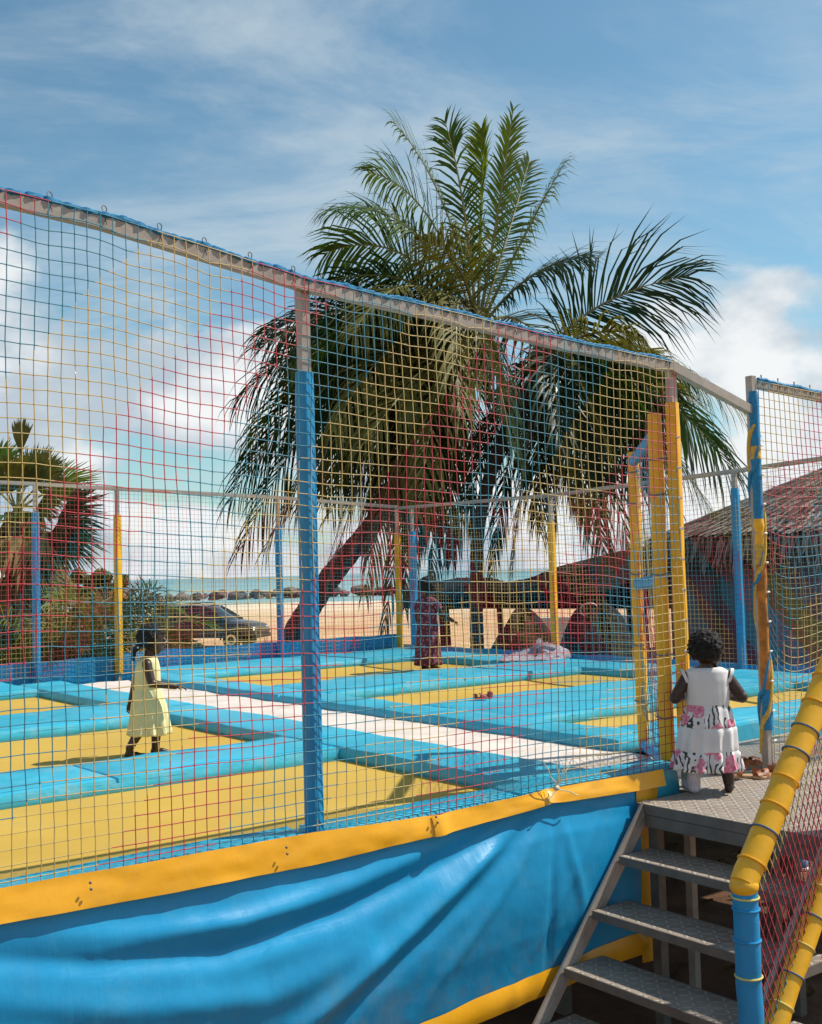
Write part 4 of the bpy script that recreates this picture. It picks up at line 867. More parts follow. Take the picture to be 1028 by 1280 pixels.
for sx in (-1, 1):   # cap sleeves edge
    b2 = MB(); rows = [[Vector((sx * (.108 + .018 * t_), -.003, .612)) + Vector((sx * .35 * math.cos(q) * .05, math.sin(q) * (.046 - .002 * t_), math.cos(q) * (.047 - .002 * t_))) for q in [R(20 * k) for k in range(18)]] for t_ in (0, .5, 1)]
    b2.rings(rows, True); b2.build('sleeve', 'dress_floral', todd)
b2 = MB(); foot_b = MB(); limb(foot_b, [(-.092, -.004, .095), (-.092, -.004, .045)], [.037, .036]); limb(foot_b, [(-.092, -.02, .030), (-.10, .04, .030), (-.115, .095, .022)], [.034, .036, .028])
remeshed('sock', foot_b, .006, 'sock', todd, 3)
# ---- girl in the pale yellow dress, walking on the mat
p = at_z(186, 945, ZBED - .02); gy = empty('person', (p.x, p.y, ZBED - .022), R(-78))
tag(gy, 'small girl in pale yellow sleeveless dress walking on the jumping mat, one arm held out', 'child')
b_ = MB(); limb(b_, [(0, 0, .37), (0, -.004, .46), (0, .004, .56), (0, .0, .62)], [.078, .076, .078, .064]); limb(b_, [(-.08, 0, .632), (.08, 0, .632)], [.038, .038]); limb(b_, [(0, .0, .64), (0, .018, .715)], [.038, .034])
limb(b_, [(-.045, 0, .37), (-.05, .055, .21), (-.045, .045, .05)], [.055, .04, .027]); foot(b_, (-.045, .045, .05), 0, 1.0)
limb(b_, [(.045, 0, .37), (.055, -.04, .21), (.06, -.125, .07)], [.055, .04, .027]); foot(b_, (.06, -.125, .05), .1, 1.0)
limb(b_, [(.100, 0, .632), (.135, .03, .505), (.11, .185, .475)], [.033, .029, .020]); hand(b_, (.11, .185, .475), (-.05, .96, -.12), (0, 0, -1), .95, .5)
limb(b_, [(-.100, -.005, .632), (-.135, -.085, .50), (-.14, -.12, .36)], [.033, .029, .020]); hand(b_, (-.14, -.12, .36), (0, -.12, -.95), (1, .2, 0), .95, .5)
hrot = Matrix.Rotation(R(10), 3, 'Z') @ Matrix.Rotation(R(-10), 3, 'X'); hc = (0, .034, .785); P = head(b_, hc, hrot, .98)
remeshed('body', b_, .0048, 'skin', gy, 4); face_bits(gy, P, .98, hrot); curly_hair(gy, hc, hrot, .98, 8, 1.0)
garment('dress', gy, [(.672, .055, .052, .008, 0, .3), (.665, .080, .060, .006, 0, .4), (.645, .098, .070, .004, 0, .5), (.60, .106, .082, .002, .004, .5), (.53, .106, .086, 0, .008, .4), (.475, .106, .088, 0, .012, .3), (.462, .100, .086, 0, .015, .2), (.44, .104, .094, 0, .05, .1), (.34, .122, .118, 0, .09, 0), (.22, .136, .138, -.004, .12, 0), (.15, .146, .150, -.008, .15, 0)], 'dress_yellow', folds_=12, seed=5.0, hem=.03, sway=(0, .05))
for k in range(9):
    a = R(150 + 30 * k); q = Vector(hc) + hrot @ Vector((.05 * math.cos(k * 1.9), -.095 - .006 * math.sin(k * 2), -.055 - .011 * k)); MB().ball(q, .008, 8, 6).build('hair_bead', 'bead', gy)
b2 = MB()
for x in (-.03, 0, .03): b2 = MB(); b2.tube([Vector(hc) + hrot @ Vector((x, -.075, -.03)), Vector(hc) + hrot @ Vector((x * 1.3, -.112, -.09)), Vector(hc) + hrot @ Vector((x * 1.4, -.108, -.15))], [.018, .014, .006], 8); b2.build('braid', 'hair', gy)
# ---- child in the long maroon dress on the far mat
p = at_z(536, 838, ZBED - .02); gm = empty('person', (p.x, p.y, ZBED - .024), R(-40))
tag(gm, 'child in long maroon patterned dress standing before the dark shelter, arm reaching out', 'child')
b_ = MB(); k = 1.27
limb(b_, [(0, 0, .37 * k), (0, 0, .46 * k), (0, 0, .56 * k), (0, 0, .63 * k)], [.085, .083, .085, .07]); limb(b_, [(-.1, 0, .655 * k), (.1, 0, .655 * k)], [.042, .042]); limb(b_, [(0, 0, .66 * k), (0, .015, .73 * k)], [.042, .038])
for sx in (-1, 1): limb(b_, [(sx * .06, 0, .45), (sx * .065, .012, .25), (sx * .07, 0, .055)], [.07, .05, .032]); foot(b_, (sx * .07, 0, .05), sx * .2, 1.25)
limb(b_, [(.125, 0, .83), (.19, .06, .68), (.20, .25, .60)], [.038, .032, .023]); hand(b_, (.20, .25, .60), (.1, .9, -.4), (0, -.3, -1), 1.15, .6)
limb(b_, [(-.125, 0, .83), (-.18, .02, .66), (-.17, .06, .50)], [.038, .032, .023]); hand(b_, (-.17, .06, .50), (0, .2, -1), (1, 0, 0), 1.15, .5)
hrot = Matrix.Rotation(R(0), 3, 'Z'); hc = (0, .03, 1.025); P = head(b_, hc, hrot, 1.1)
remeshed('body', b_, .006, 'skin', gm, 4); face_bits(gm, P, 1.1, hrot); curly_hair(gm, hc, hrot, 1.1, 12, .8)
garment('dress', gm, [(.90, .065, .06, 0, 0, .3), (.885, .11, .075, 0, 0, .4), (.85, .135, .088, 0, 0, .5), (.78, .135, .10, 0, .004, .4), (.62, .125, .105, 0, .012, .3), (.48, .14, .125, 0, .03, 0), (.28, .155, .145, 0, .05, 0), (.07, .172, .165, 0, .07, 0)], 'dress_maroon', folds_=9, seed=7.0, hem=.02)
for sx, q in ((1, ((.118, 0, .84), (.165, .035, .75))), (-1, ((-.118, 0, .84), (-.162, .012, .75)))): MB().tube([q[0], lerp(Vector(q[0]), Vector(q[1]), .5), q[1]], [.048, .050, .052], 14, cap=False).build('sleeve', 'dress_maroon', gm)
# ================================================================== PLANTS
def bez(a, b2, c_, t_): return a * (1 - t_) ** 2 + b2 * 2 * t_ * (1 - t_) + c_ * t_ ** 2
def frond_mesh(b_, A, B, Cc, seed, L=.85, n=46, droop=.5, w_=.030, r0=.035, start=.16, vee=.35, ragged=.12, spread=.75, jit=.08, roll=None):
    """pinnate frond along a bezier A-B-C; material 0 leaflets, 1 rachis"""
    rr_ = random.Random(seed); K = 18; pts = [bez(A, B, Cc, i / K) for i in range(K + 1)]
    b_.tube(pts, [lerp(r0, r0 * .16, i / K) for i in range(K + 1)], 5, mi=1)
    roll_ = roll if roll is not None else rr_.choice((-1, 1)) * rr_.uniform(.25, 1.15)
    for i in range(n):
        t_ = start + (1 - start) * (i + rr_.uniform(-.3, .3)) / n
        if not 0 < t_ < 1: continue
        p = bez(A, B, Cc, t_); d = (bez(A, B, Cc, min(1, t_ + .02)) - bez(A, B, Cc, max(0, t_ - .02))).normalized()
        sd = d.cross(Vector((0, 0, 1))); sd = sd.normalized() if sd.length > .05 else Vector((1, 0, 0)); sd = Matrix.Rotation(roll_, 3, d) @ sd; up_ = sd.cross(d)
        prof = (math.sin(math.pi * min(1, .12 + .80 * (t_ - start) / (1 - start))) ** .55) * (1.0 if t_ < .9 else .85)
        tear = nz(t_ * 9, seed * 1.7, 3) > .33
        for s_ in (-1, 1):
            if rr_.random() < ragged + (.6 if tear else 0): continue
            l_ = L * prof * rr_.uniform(.82, 1.1); ang = lerp(spread, .28, max(0, (t_ - .35) / .65)); dirv = (d * (1 - ang) * 1.25 + sd * s_ * ang * 1.35 + up_ * vee + Vector((rr_.gauss(0, jit), rr_.gauss(0, jit), rr_.gauss(0, jit)))).normalized()
            ww = w_ * rr_.uniform(.8, 1.2) * (.55 + .45 * prof); wd_ = dirv.cross(up_).normalized() * ww; q = p; pr = [tuple(q - wd_ * .35), tuple(q + wd_ * .35)]; dv = dirv.copy(); dr = droop * rr_.uniform(.6, 1.5)
            for k, wk in ((1, 1.0), (2, .8), (3, .0)):
                dv = (dv + Vector((0, 0, -1)) * dr * .30 * k).normalized(); q = q + dv * l_ / 3
                pr += [tuple(q - wd_ * .5 * wk), tuple(q + wd_ * .5 * wk)] if wk else [tuple(q)]
            b_.add(pr, [(0, 1, 3, 2), (2, 3, 5, 4), (4, 5, 6)])
def trunk_mesh(pts, rads, n=14, ringy=.03, seed=1):
    b_ = MB(); K = 70; P = []; Rr = []
    for i in range(K + 1):
        t_ = i / K * (len(pts) - 1); k = min(int(t_), len(pts) - 2); f_ = t_ - k
        p0 = pts[max(k - 1, 0)]; p1 = pts[k]; p2_ = pts[k + 1]; p3_ = pts[min(k + 2, len(pts) - 1)]
        P.append(.5 * ((2 * p1) + (p2_ - p0) * f_ + (2 * p0 - 5 * p1 + 4 * p2_ - p3_) * f_ * f_ + (3 * p1 - p0 - 3 * p2_ + p3_) * f_ ** 3))
        Rr.append(lerp(rads[k], rads[k + 1], f_) * (1 + ringy * (1 if i % 2 else -1) + .05 * nz(i * .4, seed)))
    b_.tube(P, Rr, n); return b_
def coco_palm(base, trunk_px, D, crown_px, fronds, filler, label, r_=(.27, .20, .16, .13), Dc=None):
    o_ = empty('coconut_palm', base); tag(o_, label, 'palm tree'); Dc = Dc or D
    tp = [Vector((0, 0, -.3))] + [at_y(x, y, yy) - base for x, y, yy in trunk_px]
    trunk_mesh(tp, list(r_) + [r_[-1]] * (len(tp) - len(r_)) if len(tp) > len(r_) else r_[:len(tp)]).build('trunk', 'trunk', o_)
    c_ = at_y(*crown_px, Dc)
    # boot fibres and coconuts at the crown's heart
    h = MB(); h.ball(c_ - base + Vector((0, 0, -.15)), (.26, .26, .5), 16, 10); h.build('crown_heart', 'leaf_dry', o_)
    for k in range(5):
        a = k * 1.3; MB().ball(c_ - base + Vector((.28 * math.cos(a), .28 * math.sin(a), -.42 - .08 * (k % 2))), (.10, .10, .13), 12, 8).build('coconut', 'leaf_olive', o_)
    for k, (cx, cy, tx, ty, dy, mt, L, dr) in enumerate(fronds + filler):
        tip = at_y(tx, ty, Dc + dy) - base; ctl = at_y(cx, cy, Dc + dy * .45) - base; A = c_ - base + (ctl - (c_ - base)).normalized() * .12
        b_ = MB(); frond_mesh(b_, A, ctl, tip, k * 7 + int(D * 10), L=L * 1.3, droop=dr * 1.15 + .1, n=62, ragged=.06 if mt != 'leaf_dry' else .25, w_=.040, spread=.40 if dr < .3 else .60, vee=.30 if dr < .3 else .18, jit=.06, roll=1.25 if L > 1.42 else None)
        b_.build('frond', [mt, 'rachis'], o_)
    return o_
G, Lm, Dk, Dr, Ol = 'leaf_green', 'leaf_lime', 'leaf_dark', 'leaf_dry', 'leaf_olive'
def fill(seed, n, cx, cy, ang, l0, l1):
    r_ = random.Random(seed); out = []
    for k in range(n):
        a = R(lerp(ang[0], ang[1], (k + r_.random()) / n)); l_ = r_.uniform(l0, l1); dy = r_.uniform(-3, 3)
        sx = math.cos(a) * l_ * .85; sy = math.sin(a) * l_
        out.append((cx + sx * .55, cy - abs(l_) * r_.uniform(.02, .22) + sy * .1, cx + sx * .9, cy + max(sy, 0) * .85 + l_ * .12, dy, ('leaf_dark', 'leaf_dark', 'leaf_green', 'leaf_olive', 'leaf_dry')[k % 5 if k % 10 != 9 else 0], 1.0, r_.uniform(.6, 1.0)))
    return out
D1 = 19.5
coco_palm(Vector((at_y(345, 840, D1).x, D1, 0)), [(352, 830, D1), (400, 740, D1), (470, 650, D1), (540, 545, D1), (592, 440, D1)], D1, (597, 418), [
    # ctrl px, tip px, depth offset, material, leaflet length, droop
    (568, 235, 492, 152, .8, G, .8, .35), (582, 230, 556, 150, -.4, G, .62, .28), (604, 230, 602, 160, .3, Lm, .5, .2), (628, 240, 642, 136, -.6, Lm, .45, .2),
    (650, 300, 705, 205, -.8, Lm, .75, .55), (520, 235, 412, 262, -.6, G, 1.05, .5), (505, 270, 405, 318, .9, G, 1.05, .5), (520, 320, 405, 352, -1.4, Dk, 1.0, .6),
    (545, 230, 460, 215, 1.8, G, .9, .5), (505, 300, 440, 420, -2.4, Ol, 1.0, .7), (640, 280, 662, 200, 1.6, G, .55, .3), (655, 330, 735, 318, -1.2, Dk, .85, .5), (580, 300, 520, 300, -2.6, Ol, 1.0, .6),
    (470, 330, 295, 500, .5, Dk, 1.4, .8), (450, 350, 285, 630, -.5, Dk, 1.35, .8), (440, 370, 300, 690, .9, Dk, 1.3, .9), (455, 340, 305, 570, 1.5, G, 1.35, .8), (480, 340, 330, 430, -1.2, Dk, 1.35, .7), (470, 380, 330, 690, -1.0, G, 1.0, .9), (480, 350, 320, 420, 1.5, Dk, 1.0, .7),
    (490, 390, 370, 640, -1.8, Dk, 1.0, .9), (500, 400, 405, 720, 1.3, Dr, .9, 1.0), (510, 420, 440, 690, -1.5, Dk, 1.0, .9), (530, 430, 480, 790, -.6, Dr, .85, 1.2), (520, 470, 505, 760, -1.2, Dk, .8, 1.2), (500, 480, 455, 745, -1.4, Dr, .8, 1.2), (540, 480, 540, 740, -1.3, Dk, .8, 1.2), (480, 470, 410, 730, -1.5, Dk, .85, 1.1), (560, 470, 565, 700, -1.6, Dk, .9, 1.1), (540, 440, 520, 690, 1.0, Dk, .95, 1.0),
    (545, 430, 450, 560, -2.6, Ol, 1.05, .8), (560, 430, 510, 590, -3.0, Ol, 1.05, .8), (500, 345, 390, 440, 2.4, Dk, 1.0, .6), (560, 300, 575, 520, -3.0, Ol, 1.0, .7), (600, 340, 640, 560, -2.8, Dk, 1.05, .7),
    (620, 400, 655, 600, -2.0, Dk, 1.0, .9), (590, 420, 590, 660, 2.0, Dk, 1.0, .9), (480, 360, 350, 560, -2.2, Dk, 1.0, .8), (570, 360, 620, 470, -3.4, Ol, 1.0, .6), (460, 400, 420, 600, 2.5, Dk, 1.0, .8), (640, 360, 720, 470, 2.5, Dk, 1.0, .6)],
    fill(31, 34, 597, 418, (100, 205), 250, 330), 'tall coconut palm with leaning trunk and upright lime green young fronds behind the net', (.30, .22, .20, .17, .16, .15))
D2 = 20.5
coco_palm(Vector((at_y(597, 850, D2).x, D2, 0)), [(597, 830, D2), (596, 740, D2), (600, 650, D2), (628, 550, D2), (672, 470, D2)], D2, (678, 452), [
    (735, 365, 862, 345, -.3, Dk, 1.43, .42), (770, 400, 925, 600, -1.0, Dk, 1.4, .85), (760, 420, 890, 640, .8, Dk, 1.3, .9), (780, 380, 935, 520, .4, G, 1.35, .7), (745, 440, 850, 640, -1.5, G, 1.0, .9),
    (740, 470, 790, 700, .5, Dr, .9, 1.0), (720, 480, 760, 720, -1.2, Ol, .9, 1.0), (700, 500, 720, 640, 1.6, Dk, 1.0, .9), (660, 520, 640, 715, -.8, Dr, .85, 1.2), (640, 500, 615, 720, .6, Dk, .8, 1.1),
    (740, 400, 800, 420, -2.2, Ol, 1.0, .7), (700, 400, 760, 560, -2.6, Ol, 1.05, .8), (650, 440, 570, 600, -1.6, Dk, 1.0, .9), (750, 440, 830, 560, -2.0, G, 1.05, .8), (690, 400, 700, 560, -2.8, Dk, 1.0, .8), (740, 430, 860, 470, 1.8, Dk, 1.0, .7),
    (630, 480, 560, 700, 1.2, Dk, .9, 1.1), (700, 420, 640, 560, 2.4, Dk, 1.0, .8), (765, 430, 900, 560, -2.2, G, 1.05, .8)],
    fill(47, 16, 678, 452, (-25, 100), 190, 250), 'coconut palm with upright trunk beside the dark shelter, fronds drooping towards the hut', (.17, .13, .12, .12, .12, .12))
# ---- fan palm at the far side fence
def fan_leaf(b_, A, tip_dir, up_, R_, seed, n=30, span=2.5, petiole=.9, droop=.25, w_=.03):
    rr_ = random.Random(seed); d = tip_dir.normalized(); sd = d.cross(up_).normalized(); hub = A + d * petiole
    b_.tube([A, lerp(A, hub, .5) + up_ * .03, hub], [.022, .018, .012], 5, mi=1)
    for k in range(n):
        q = lerp(-span, span, k / (n - 1)) + rr_.uniform(-.03, .03); e_ = d * math.cos(q) + sd * math.sin(q); l_ = R_ * (1 - .16 * abs(q) / span) * rr_.uniform(.88, 1.08); wv = e_.cross(up_).normalized() * w_ * 1.3
        m_ = hub + e_ * l_ * .55 + up_ * .02 * (k % 2); t_ = hub + e_ * l_ + Vector((0, 0, -1)) * droop * l_ * rr_.uniform(.3, 1.0)
        b_.add([tuple(hub - wv * .2), tuple(hub + wv * .2), tuple(m_ - wv), tuple(m_ + wv), tuple(lerp(m_, t_, .6) - wv * .55), tuple(lerp(m_, t_, .6) + wv * .55), tuple(t_)], [(0, 1, 3, 2), (2, 3, 5, 4), (4, 5, 6)])
D3 = 16.0; base = Vector((at_y(28, 840, D3).x, D3, 0)); fp_ = tag(empty('fan_palm', base), 'fan palm with stiff green fans above a shaggy brown skirt of dead leaves', 'palm tree')
cp = at_y(22, 640, D3) - base; trunk_mesh([Vector((0, 0, -.3)), Vector((0, 0, .8)), lerp(Vector((0, 0, .8)), cp, .6), cp], (.24, .22, .20, .18)).build('trunk', 'trunk', fp_)
rr = random.Random(11)
for k, (x, y, dy, R_, mt) in enumerate([(27, 545, 0, .55, Ol), (62, 590, -.3, .75, Ol), (90, 600, .3, .8, Lm), (5, 585, -.4, .8, Ol), (-20, 600, .2, .8, G), (40, 600, .6, .8, Dk), (100, 640, -.3, .85, Dk), (95, 665, .4, .85, Dk), (-30, 650, -.3, .8, Dk), (60, 640, -.7, .8, Ol), (25, 610, -.6, .75, Ol), (10, 640, -.8, .8, G), (75, 690, -.4, .85, Dk), (-15, 560, .4, .7, G), (48, 575, .2, .6, G)]):
    tg = at_y(x, y, D3 + dy) - base; d = tg - cp; b_ = MB(); up_ = Vector((rr.uniform(-.5, .5), -1, rr.uniform(.1, .7))).normalized()
    fan_leaf(b_, cp + Vector((0, 0, rr.uniform(-.1, .1))), d, up_, R_, k, n=52, span=.35 if k == 0 else 1.3, petiole=max(.3, d.length - .35), droop=.03 if k == 0 else .16, w_=.013); b_.build('fan_leaf', [mt, 'rachis'], fp_)
for k in range(26):   # hanging dead skirt
    a = rr.uniform(0, 6.28); d = Vector((math.cos(a) * rr.uniform(.4, .9), math.sin(a) * .6, -rr.uniform(.4, 1.2))); zo = rr.uniform(-1.5, .1); b_ = MB()
    fan_leaf(b_, cp + Vector((0, 0, zo)), d, Vector((math.cos(a), math.sin(a), .6)).normalized(), rr.uniform(.6, .9), 50 + k, n=22, span=1.1, petiole=rr.uniform(.35, .7), droop=.5); b_.build('dead_leaf', ['leaf_dry' if k % 3 else 'leaf_olive', 'leaf_dry'], fp_)
# ---- low feathery palms behind the fence
def shrub_palm(px, py, D, size, n, seed, label, mts, hts=1.0):
    p = at_y(px, py, D); base = Vector((p.x, D, 0)); o_ = tag(empty('palm_shrub', base), label, 'shrub'); rr_ = random.Random(seed); MB().tube([(0, 0, -.1), (0, 0, .25), (.02, 0, .45)], [.14, .13, .08], 10).build('stem', 'trunk', o_)
    for k in range(n):
        a = 6.283 * k / n * 2.4 + rr_.uniform(-.3, .3); l_ = size * rr_.uniform(.75, 1.1); el = rr_.uniform(.5, 1.3) * hts; h = Vector((math.cos(a), math.sin(a), 0)); A = Vector((0, 0, .35)); B = A + h * l_ * .35 + Vector((0, 0, l_ * .62 * el)); T = A + h * l_ * .95 + Vector((0, 0, l_ * (.45 * el - .05)))
        b_ = MB(); frond_mesh(b_, A, B, T, seed * 31 + k, L=.24 * size, n=44, droop=.35, w_=.020, r0=.014, start=.12, vee=.3, ragged=.1); b_.build('frond', [mts[k % len(mts)], 'rachis'], o_)
shrub_palm(128, 830, 15.6, 1.55, 30, 3, 'low feathery yellow green palm bush between the fan palm and the parked car', (Ol, Lm, Lm, Dr), 2.1)
shrub_palm(70, 830, 15.0, 1.5, 22, 5, 'straggly olive and brown palm bush at the foot of the fan palm', (Ol, Dr, Lm, G), 2.0)
shrub_palm(-6, 830, 15.0, 2.1, 20, 6, 'dry brown palm bush on the side of the fan palm away from the car', (Dr, Ol, Dr), 1.5)
# ---- spiky tuft by the car and two far trees
p = at_y(318, 850, 21.5); tf = tag(empty('spiky_tuft', (p.x, 21.5, 0)), 'tuft of upright green blades in front of the car bonnet', 'plant'); rr = random.Random(5)
MB().tube([(0, 0, -.05), (0, 0, .08)], [.3, .22], 10).build('root_crown', 'soil', tf)
for k in range(46):
    a = rr.uniform(0, 6.28); d = Vector((math.cos(a) * rr.uniform(.1, .55), math.sin(a) * .3, 1)).normalized(); o0 = Vector((rr.uniform(-.42, .42), rr.uniform(-.15, .15), 0)); h = rr.uniform(.95, 1.42); w_ = Vector((math.sin(a), math.cos(a), 0)) * .03; b_ = MB()
    pts = []; 
    for q in range(4): c_ = o0 + d * h * q / 3 + Vector((d.x, d.y, 0)) * .25 * (q / 3) ** 2; pts += [tuple(c_ - w_ * (1 - q / 3)), tuple(c_ + w_ * (1 - q / 3))] if q < 3 else [tuple(c_)]
    b_.add(pts, [(0, 1, 3, 2), (2, 3, 5, 4), (4, 5, 6)]); b_.build('blade', G if k % 3 else Lm, tf)
def far_tree(px, D, h, w_, seed, label, mts=('leaf_dark', 'leaf_green'), py=760):
    p = at_y(px, py, D); o_ = tag(empty('tree', (p.x, D, 0)), label, 'tree'); rr_ = random.Random(seed)
    b_ = trunk_mesh([Vector((0, 0, -.3)), Vector((.1, 0, h * .3)), Vector((0, 0, h * .75))], (.14, .11, .05)); b_.build('trunk', 'trunk', o_)
    b_ = MB()
    cl = [(Vector((rr_.gauss(0, w_ * .28), rr_.gauss(0, w_ * .28), h * rr_.uniform(.35, .95))), rr_.uniform(.3, .6) * w_ * .42) for _ in range(16)]
    for c_, r_ in cl:
        for _ in range(130):
            n_ = Vector((rr_.gauss(0, 1), rr_.gauss(0, 1), rr_.gauss(0, 1))).normalized(); q = c_ + n_ * r_ * rr_.uniform(.5, 1.05); a = n_.orthogonal().normalized(); a = Matrix.Rotation(rr_.uniform(0, 6), 3, n_) @ a; b3 = n_.cross(a); s_ = rr_.uniform(.06, .12)
            b_.add([tuple(q - a * s_ * 1.6), tuple(q + b3 * s_ * .6), tuple(q + a * s_ * 1.6), tuple(q - b3 * s_ * .6)], [(0, 1, 2, 3)], rr_.randint(0, 1))
    stuff(b_.build('crown', list(mts), o_, smooth=False))
far_tree(108, 34, 2.75, 1.2, 1, 'reddish brown leaved bush standing behind the fan palm', ('leaf_dry', 'leaf_dark'))
far_tree(121, 33, 2.45, 1.1, 2, 'small pointed dark green tree on the sand behind the feathery bush')
far_tree(143, 34, 2.6, .9, 4, 'narrow olive green bush on the sand next to the pointed dark tree', ('leaf_olive', 'leaf_green'))
# ================================================================== CAR, SHELTER, HUT, HEAP
def car():
    D = 38.0; p = at_y(257, 800, D); o_ = empty('parked_car', (p.x, D, 0), R(-14)); o_.scale = (.9, .9, .9); tag(o_, 'dark maroon car parked on the sand between the palms and the sea', 'car')
    # x forward, y left; sections across the length: (x, half width low, half width top, z low, belt z)
    W2 = .87; L = [(-2.2, .55, .80), (-2.1, .45, .98), (-1.9, .42, 1.02), (-.9, .40, 1.03), (.2, .40, 1.03), (.95, .40, 1.02), (1.25, .40, 1.0), (1.8, .42, .94), (2.15, .45, .84), (2.28, .52, .68)]
    b_ = MB(); rows = []
    for x, z0, zb in L:
        k = 1 - .10 * max(0, abs(x) - 1.5) ** 1.4; w_ = W2 * k
        rows.append([(x, s_ * a * w_, z_) for s_, a, z_ in [(1, .90, z0), (1, 1.0, z0 + .12), (1, 1.02, lerp(z0, zb, .62)), (1, .98, zb - .03), (1, .92, zb), (1, .5, zb + .035), (0, 0, zb + .05), (-1, .5, zb + .035), (-1, .92, zb), (-1, .98, zb - .03), (-1, 1.02, lerp(z0, zb, .62)), (-1, 1.0, z0 + .12), (-1, .90, z0)]])
    b_.rings(rows, True, True); body_ = b_.build('body', 'car_paint', o_)
    # cabin
    cab = [(-2.02, 1.0, .80), (-1.72, 1.46, .66), (-1.3, 1.56, .63), (-.2, 1.60, .63), (.35, 1.55, .62), (.62, 1.42, .65), (1.22, 1.03, .76)]
    b_ = MB(); rows = []
    for x, zt, hw in cab: rows.append([(x, .82, 1.0), (x, hw + .02, max(1.0, zt - .09)), (x, hw - .06, zt), (x, 0, zt + .03), (x, -hw + .06, zt), (x, -hw - .02, max(1.0, zt - .09)), (x, -.82, 1.0)])
    b_.rings(rows, False); b_.build('cabin', 'car_glass', o_)
    b_ = MB(); rows = []
    for x, zt, hw in cab[1:5]: rows.append([(x, hw - .02, zt - .035), (x, hw - .05, zt + .012), (x, 0, zt + .045), (x, -hw + .05, zt + .012), (x, -hw + .02, zt - .035)])
    b_.rings(rows, False); b_.build('roof', 'car_paint', o_)
    for s_ in (1, -1):
        for pts in (((-1.98, .83, 1.02), (-1.68, .69, 1.45), (-1.3, .66, 1.555)), ((-.95, .835, 1.02), (-.95, .66, 1.57)), ((.12, .835, 1.02), (.10, .66, 1.57)), ((1.2, .80, 1.03), (.62, .68, 1.41), (.36, .645, 1.54))):
            MB().tube([(x, s_ * y, z_) for x, y, z_ in pts], .035, 6).build('pillar', 'car_paint', o_)
        MB().tube([(-1.6, s_ * .58, 1.60), (-1.5, s_ * .58, 1.66), (.05, s_ * .58, 1.68), (.2, s_ * .58, 1.61)], .018, 6).build('roof_rail', 'car_trim', o_)
        MB().box((.85, s_ * .96, 1.08), (.12, .16, .13)).build('mirror', 'car_paint', o_)
        for x in (-1.35, 1.4):
            b_ = MB(); b_.rings([[(x + r_ * math.cos(q), s_ * y, .33 + r_ * math.sin(q)) for q in [R(15 * k) for k in range(24)]] for r_, y in ((.20, .66), (.32, .67), (.335, .72), (.335, .84), (.31, .885), (.22, .885))], True, True); w_ = b_.build('wheel', 'rubber', o_)
            b_ = MB(); b_.rings([[(x + r_ * math.cos(q), s_ * y, .33 + r_ * math.sin(q)) for q in [R(15 * k) for k in range(24)]] for r_, y in ((.21, .884), (.20, .895), (.05, .875))], True, True); b_.build('rim', 'chrome', w_)
            MB().tube([(x + .40 * math.cos(q), s_ * .885, .33 + .40 * math.sin(q)) for q in [R(12 * k) for k in range(16)]], .03, 6).build('wheel_arch', 'car_trim', o_)
        MB().ball((2.12, s_ * .62, .73), (.14, .17, .075), 12, 8).build('headlight', 'lamp_glass', o_); MB().ball((-2.12, s_ * .72, .85), (.07, .10, .13), 10, 8).build('tail_light', 'sandal_red', o_)
        for x in (-.42, .62): MB().box((x, s_ * .895, .88), (.16, .02, .03)).build('door_handle', 'car_trim', o_)
    MB().box((2.24, 0, .60), (.10, .9, .16)).build('grille', 'car_trim', o_); MB().box((2.27, 0, .44), (.10, 1.5, .14)).build('bumper', 'car_trim', o_); MB().box((-2.2, 0, .5), (.10, 1.5, .16)).build('bumper', 'car_trim', o_)
car()
# ---- low dark beach shelter
D = 23.0
sh = empty('beach_shelter', (at_y(665, 800, D).x, D, 0)); tag(sh, 'low dark thatched beach shelter with a sagging roof on posts behind the side net', 'shelter')
def X(px): return at_y(px, 760, D).x - sh.location.x
def Zz(px, py): return at_y(px, py, D).z
top = [(505, 742), (545, 728), (575, 722), (615, 722), (635, 728), (665, 722), (700, 708), (740, 698), (790, 686), (850, 676)]
b_ = MB(); rows = []
for px, py in top:
    zt = Zz(px, py); zb = Zz(px, 758 if px > 540 else 752); x = X(px)
    rows.append([(x, -1.5, zb), (x, -1.55, lerp(zb, zt, .35)), (x, -.7, lerp(zb, zt, .8)), (x, 0, zt), (x, .8, lerp(zb, zt, .8)), (x, 1.6, lerp(zb, zt, .3)), (x, 1.5, zb)])
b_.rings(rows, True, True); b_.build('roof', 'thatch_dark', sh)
b_ = MB(); rr = random.Random(9)
for k in range(1500):
    px = rr.uniform(508, 848); zt = Zz(px, pl([(a, c_) for a, c_ in top], px)); zb = Zz(px, 758); t_ = rr.random(); y = lerp(-1.58, 0, t_); z_ = lerp(lerp(zb, zt, .3), zt, t_) + .02; x = X(px); l_ = rr.uniform(.25, .5); dx = rr.uniform(-.12, .12)
    b_.add([(x, y, z_), (x + .03, y, z_), (x + dx + .03, y - .12, z_ - l_ * (.42 if t_ < .3 else .35)), (x + dx, y - .12, z_ - l_ * (.42 if t_ < .3 else .35))], [(0, 1, 2, 3)])
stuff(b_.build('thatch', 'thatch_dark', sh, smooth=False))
for px, yy in ((550, -1.2), (619, -1.2), (682, -1.2), (790, -1.2), (560, 1.2), (700, 1.2), (800, 1.2)): MB().tube([(X(px), yy, -.1), (X(px) + .03, yy, .8), (X(px), yy, 1.75)], [.07, .06, .06], 8).build('post', 'timber', sh)
MB().bar((X(515), -1.3, 1.66), (X(840), -1.3, 1.72), .09, .1).build('beam', 'timber', sh, smooth=False)
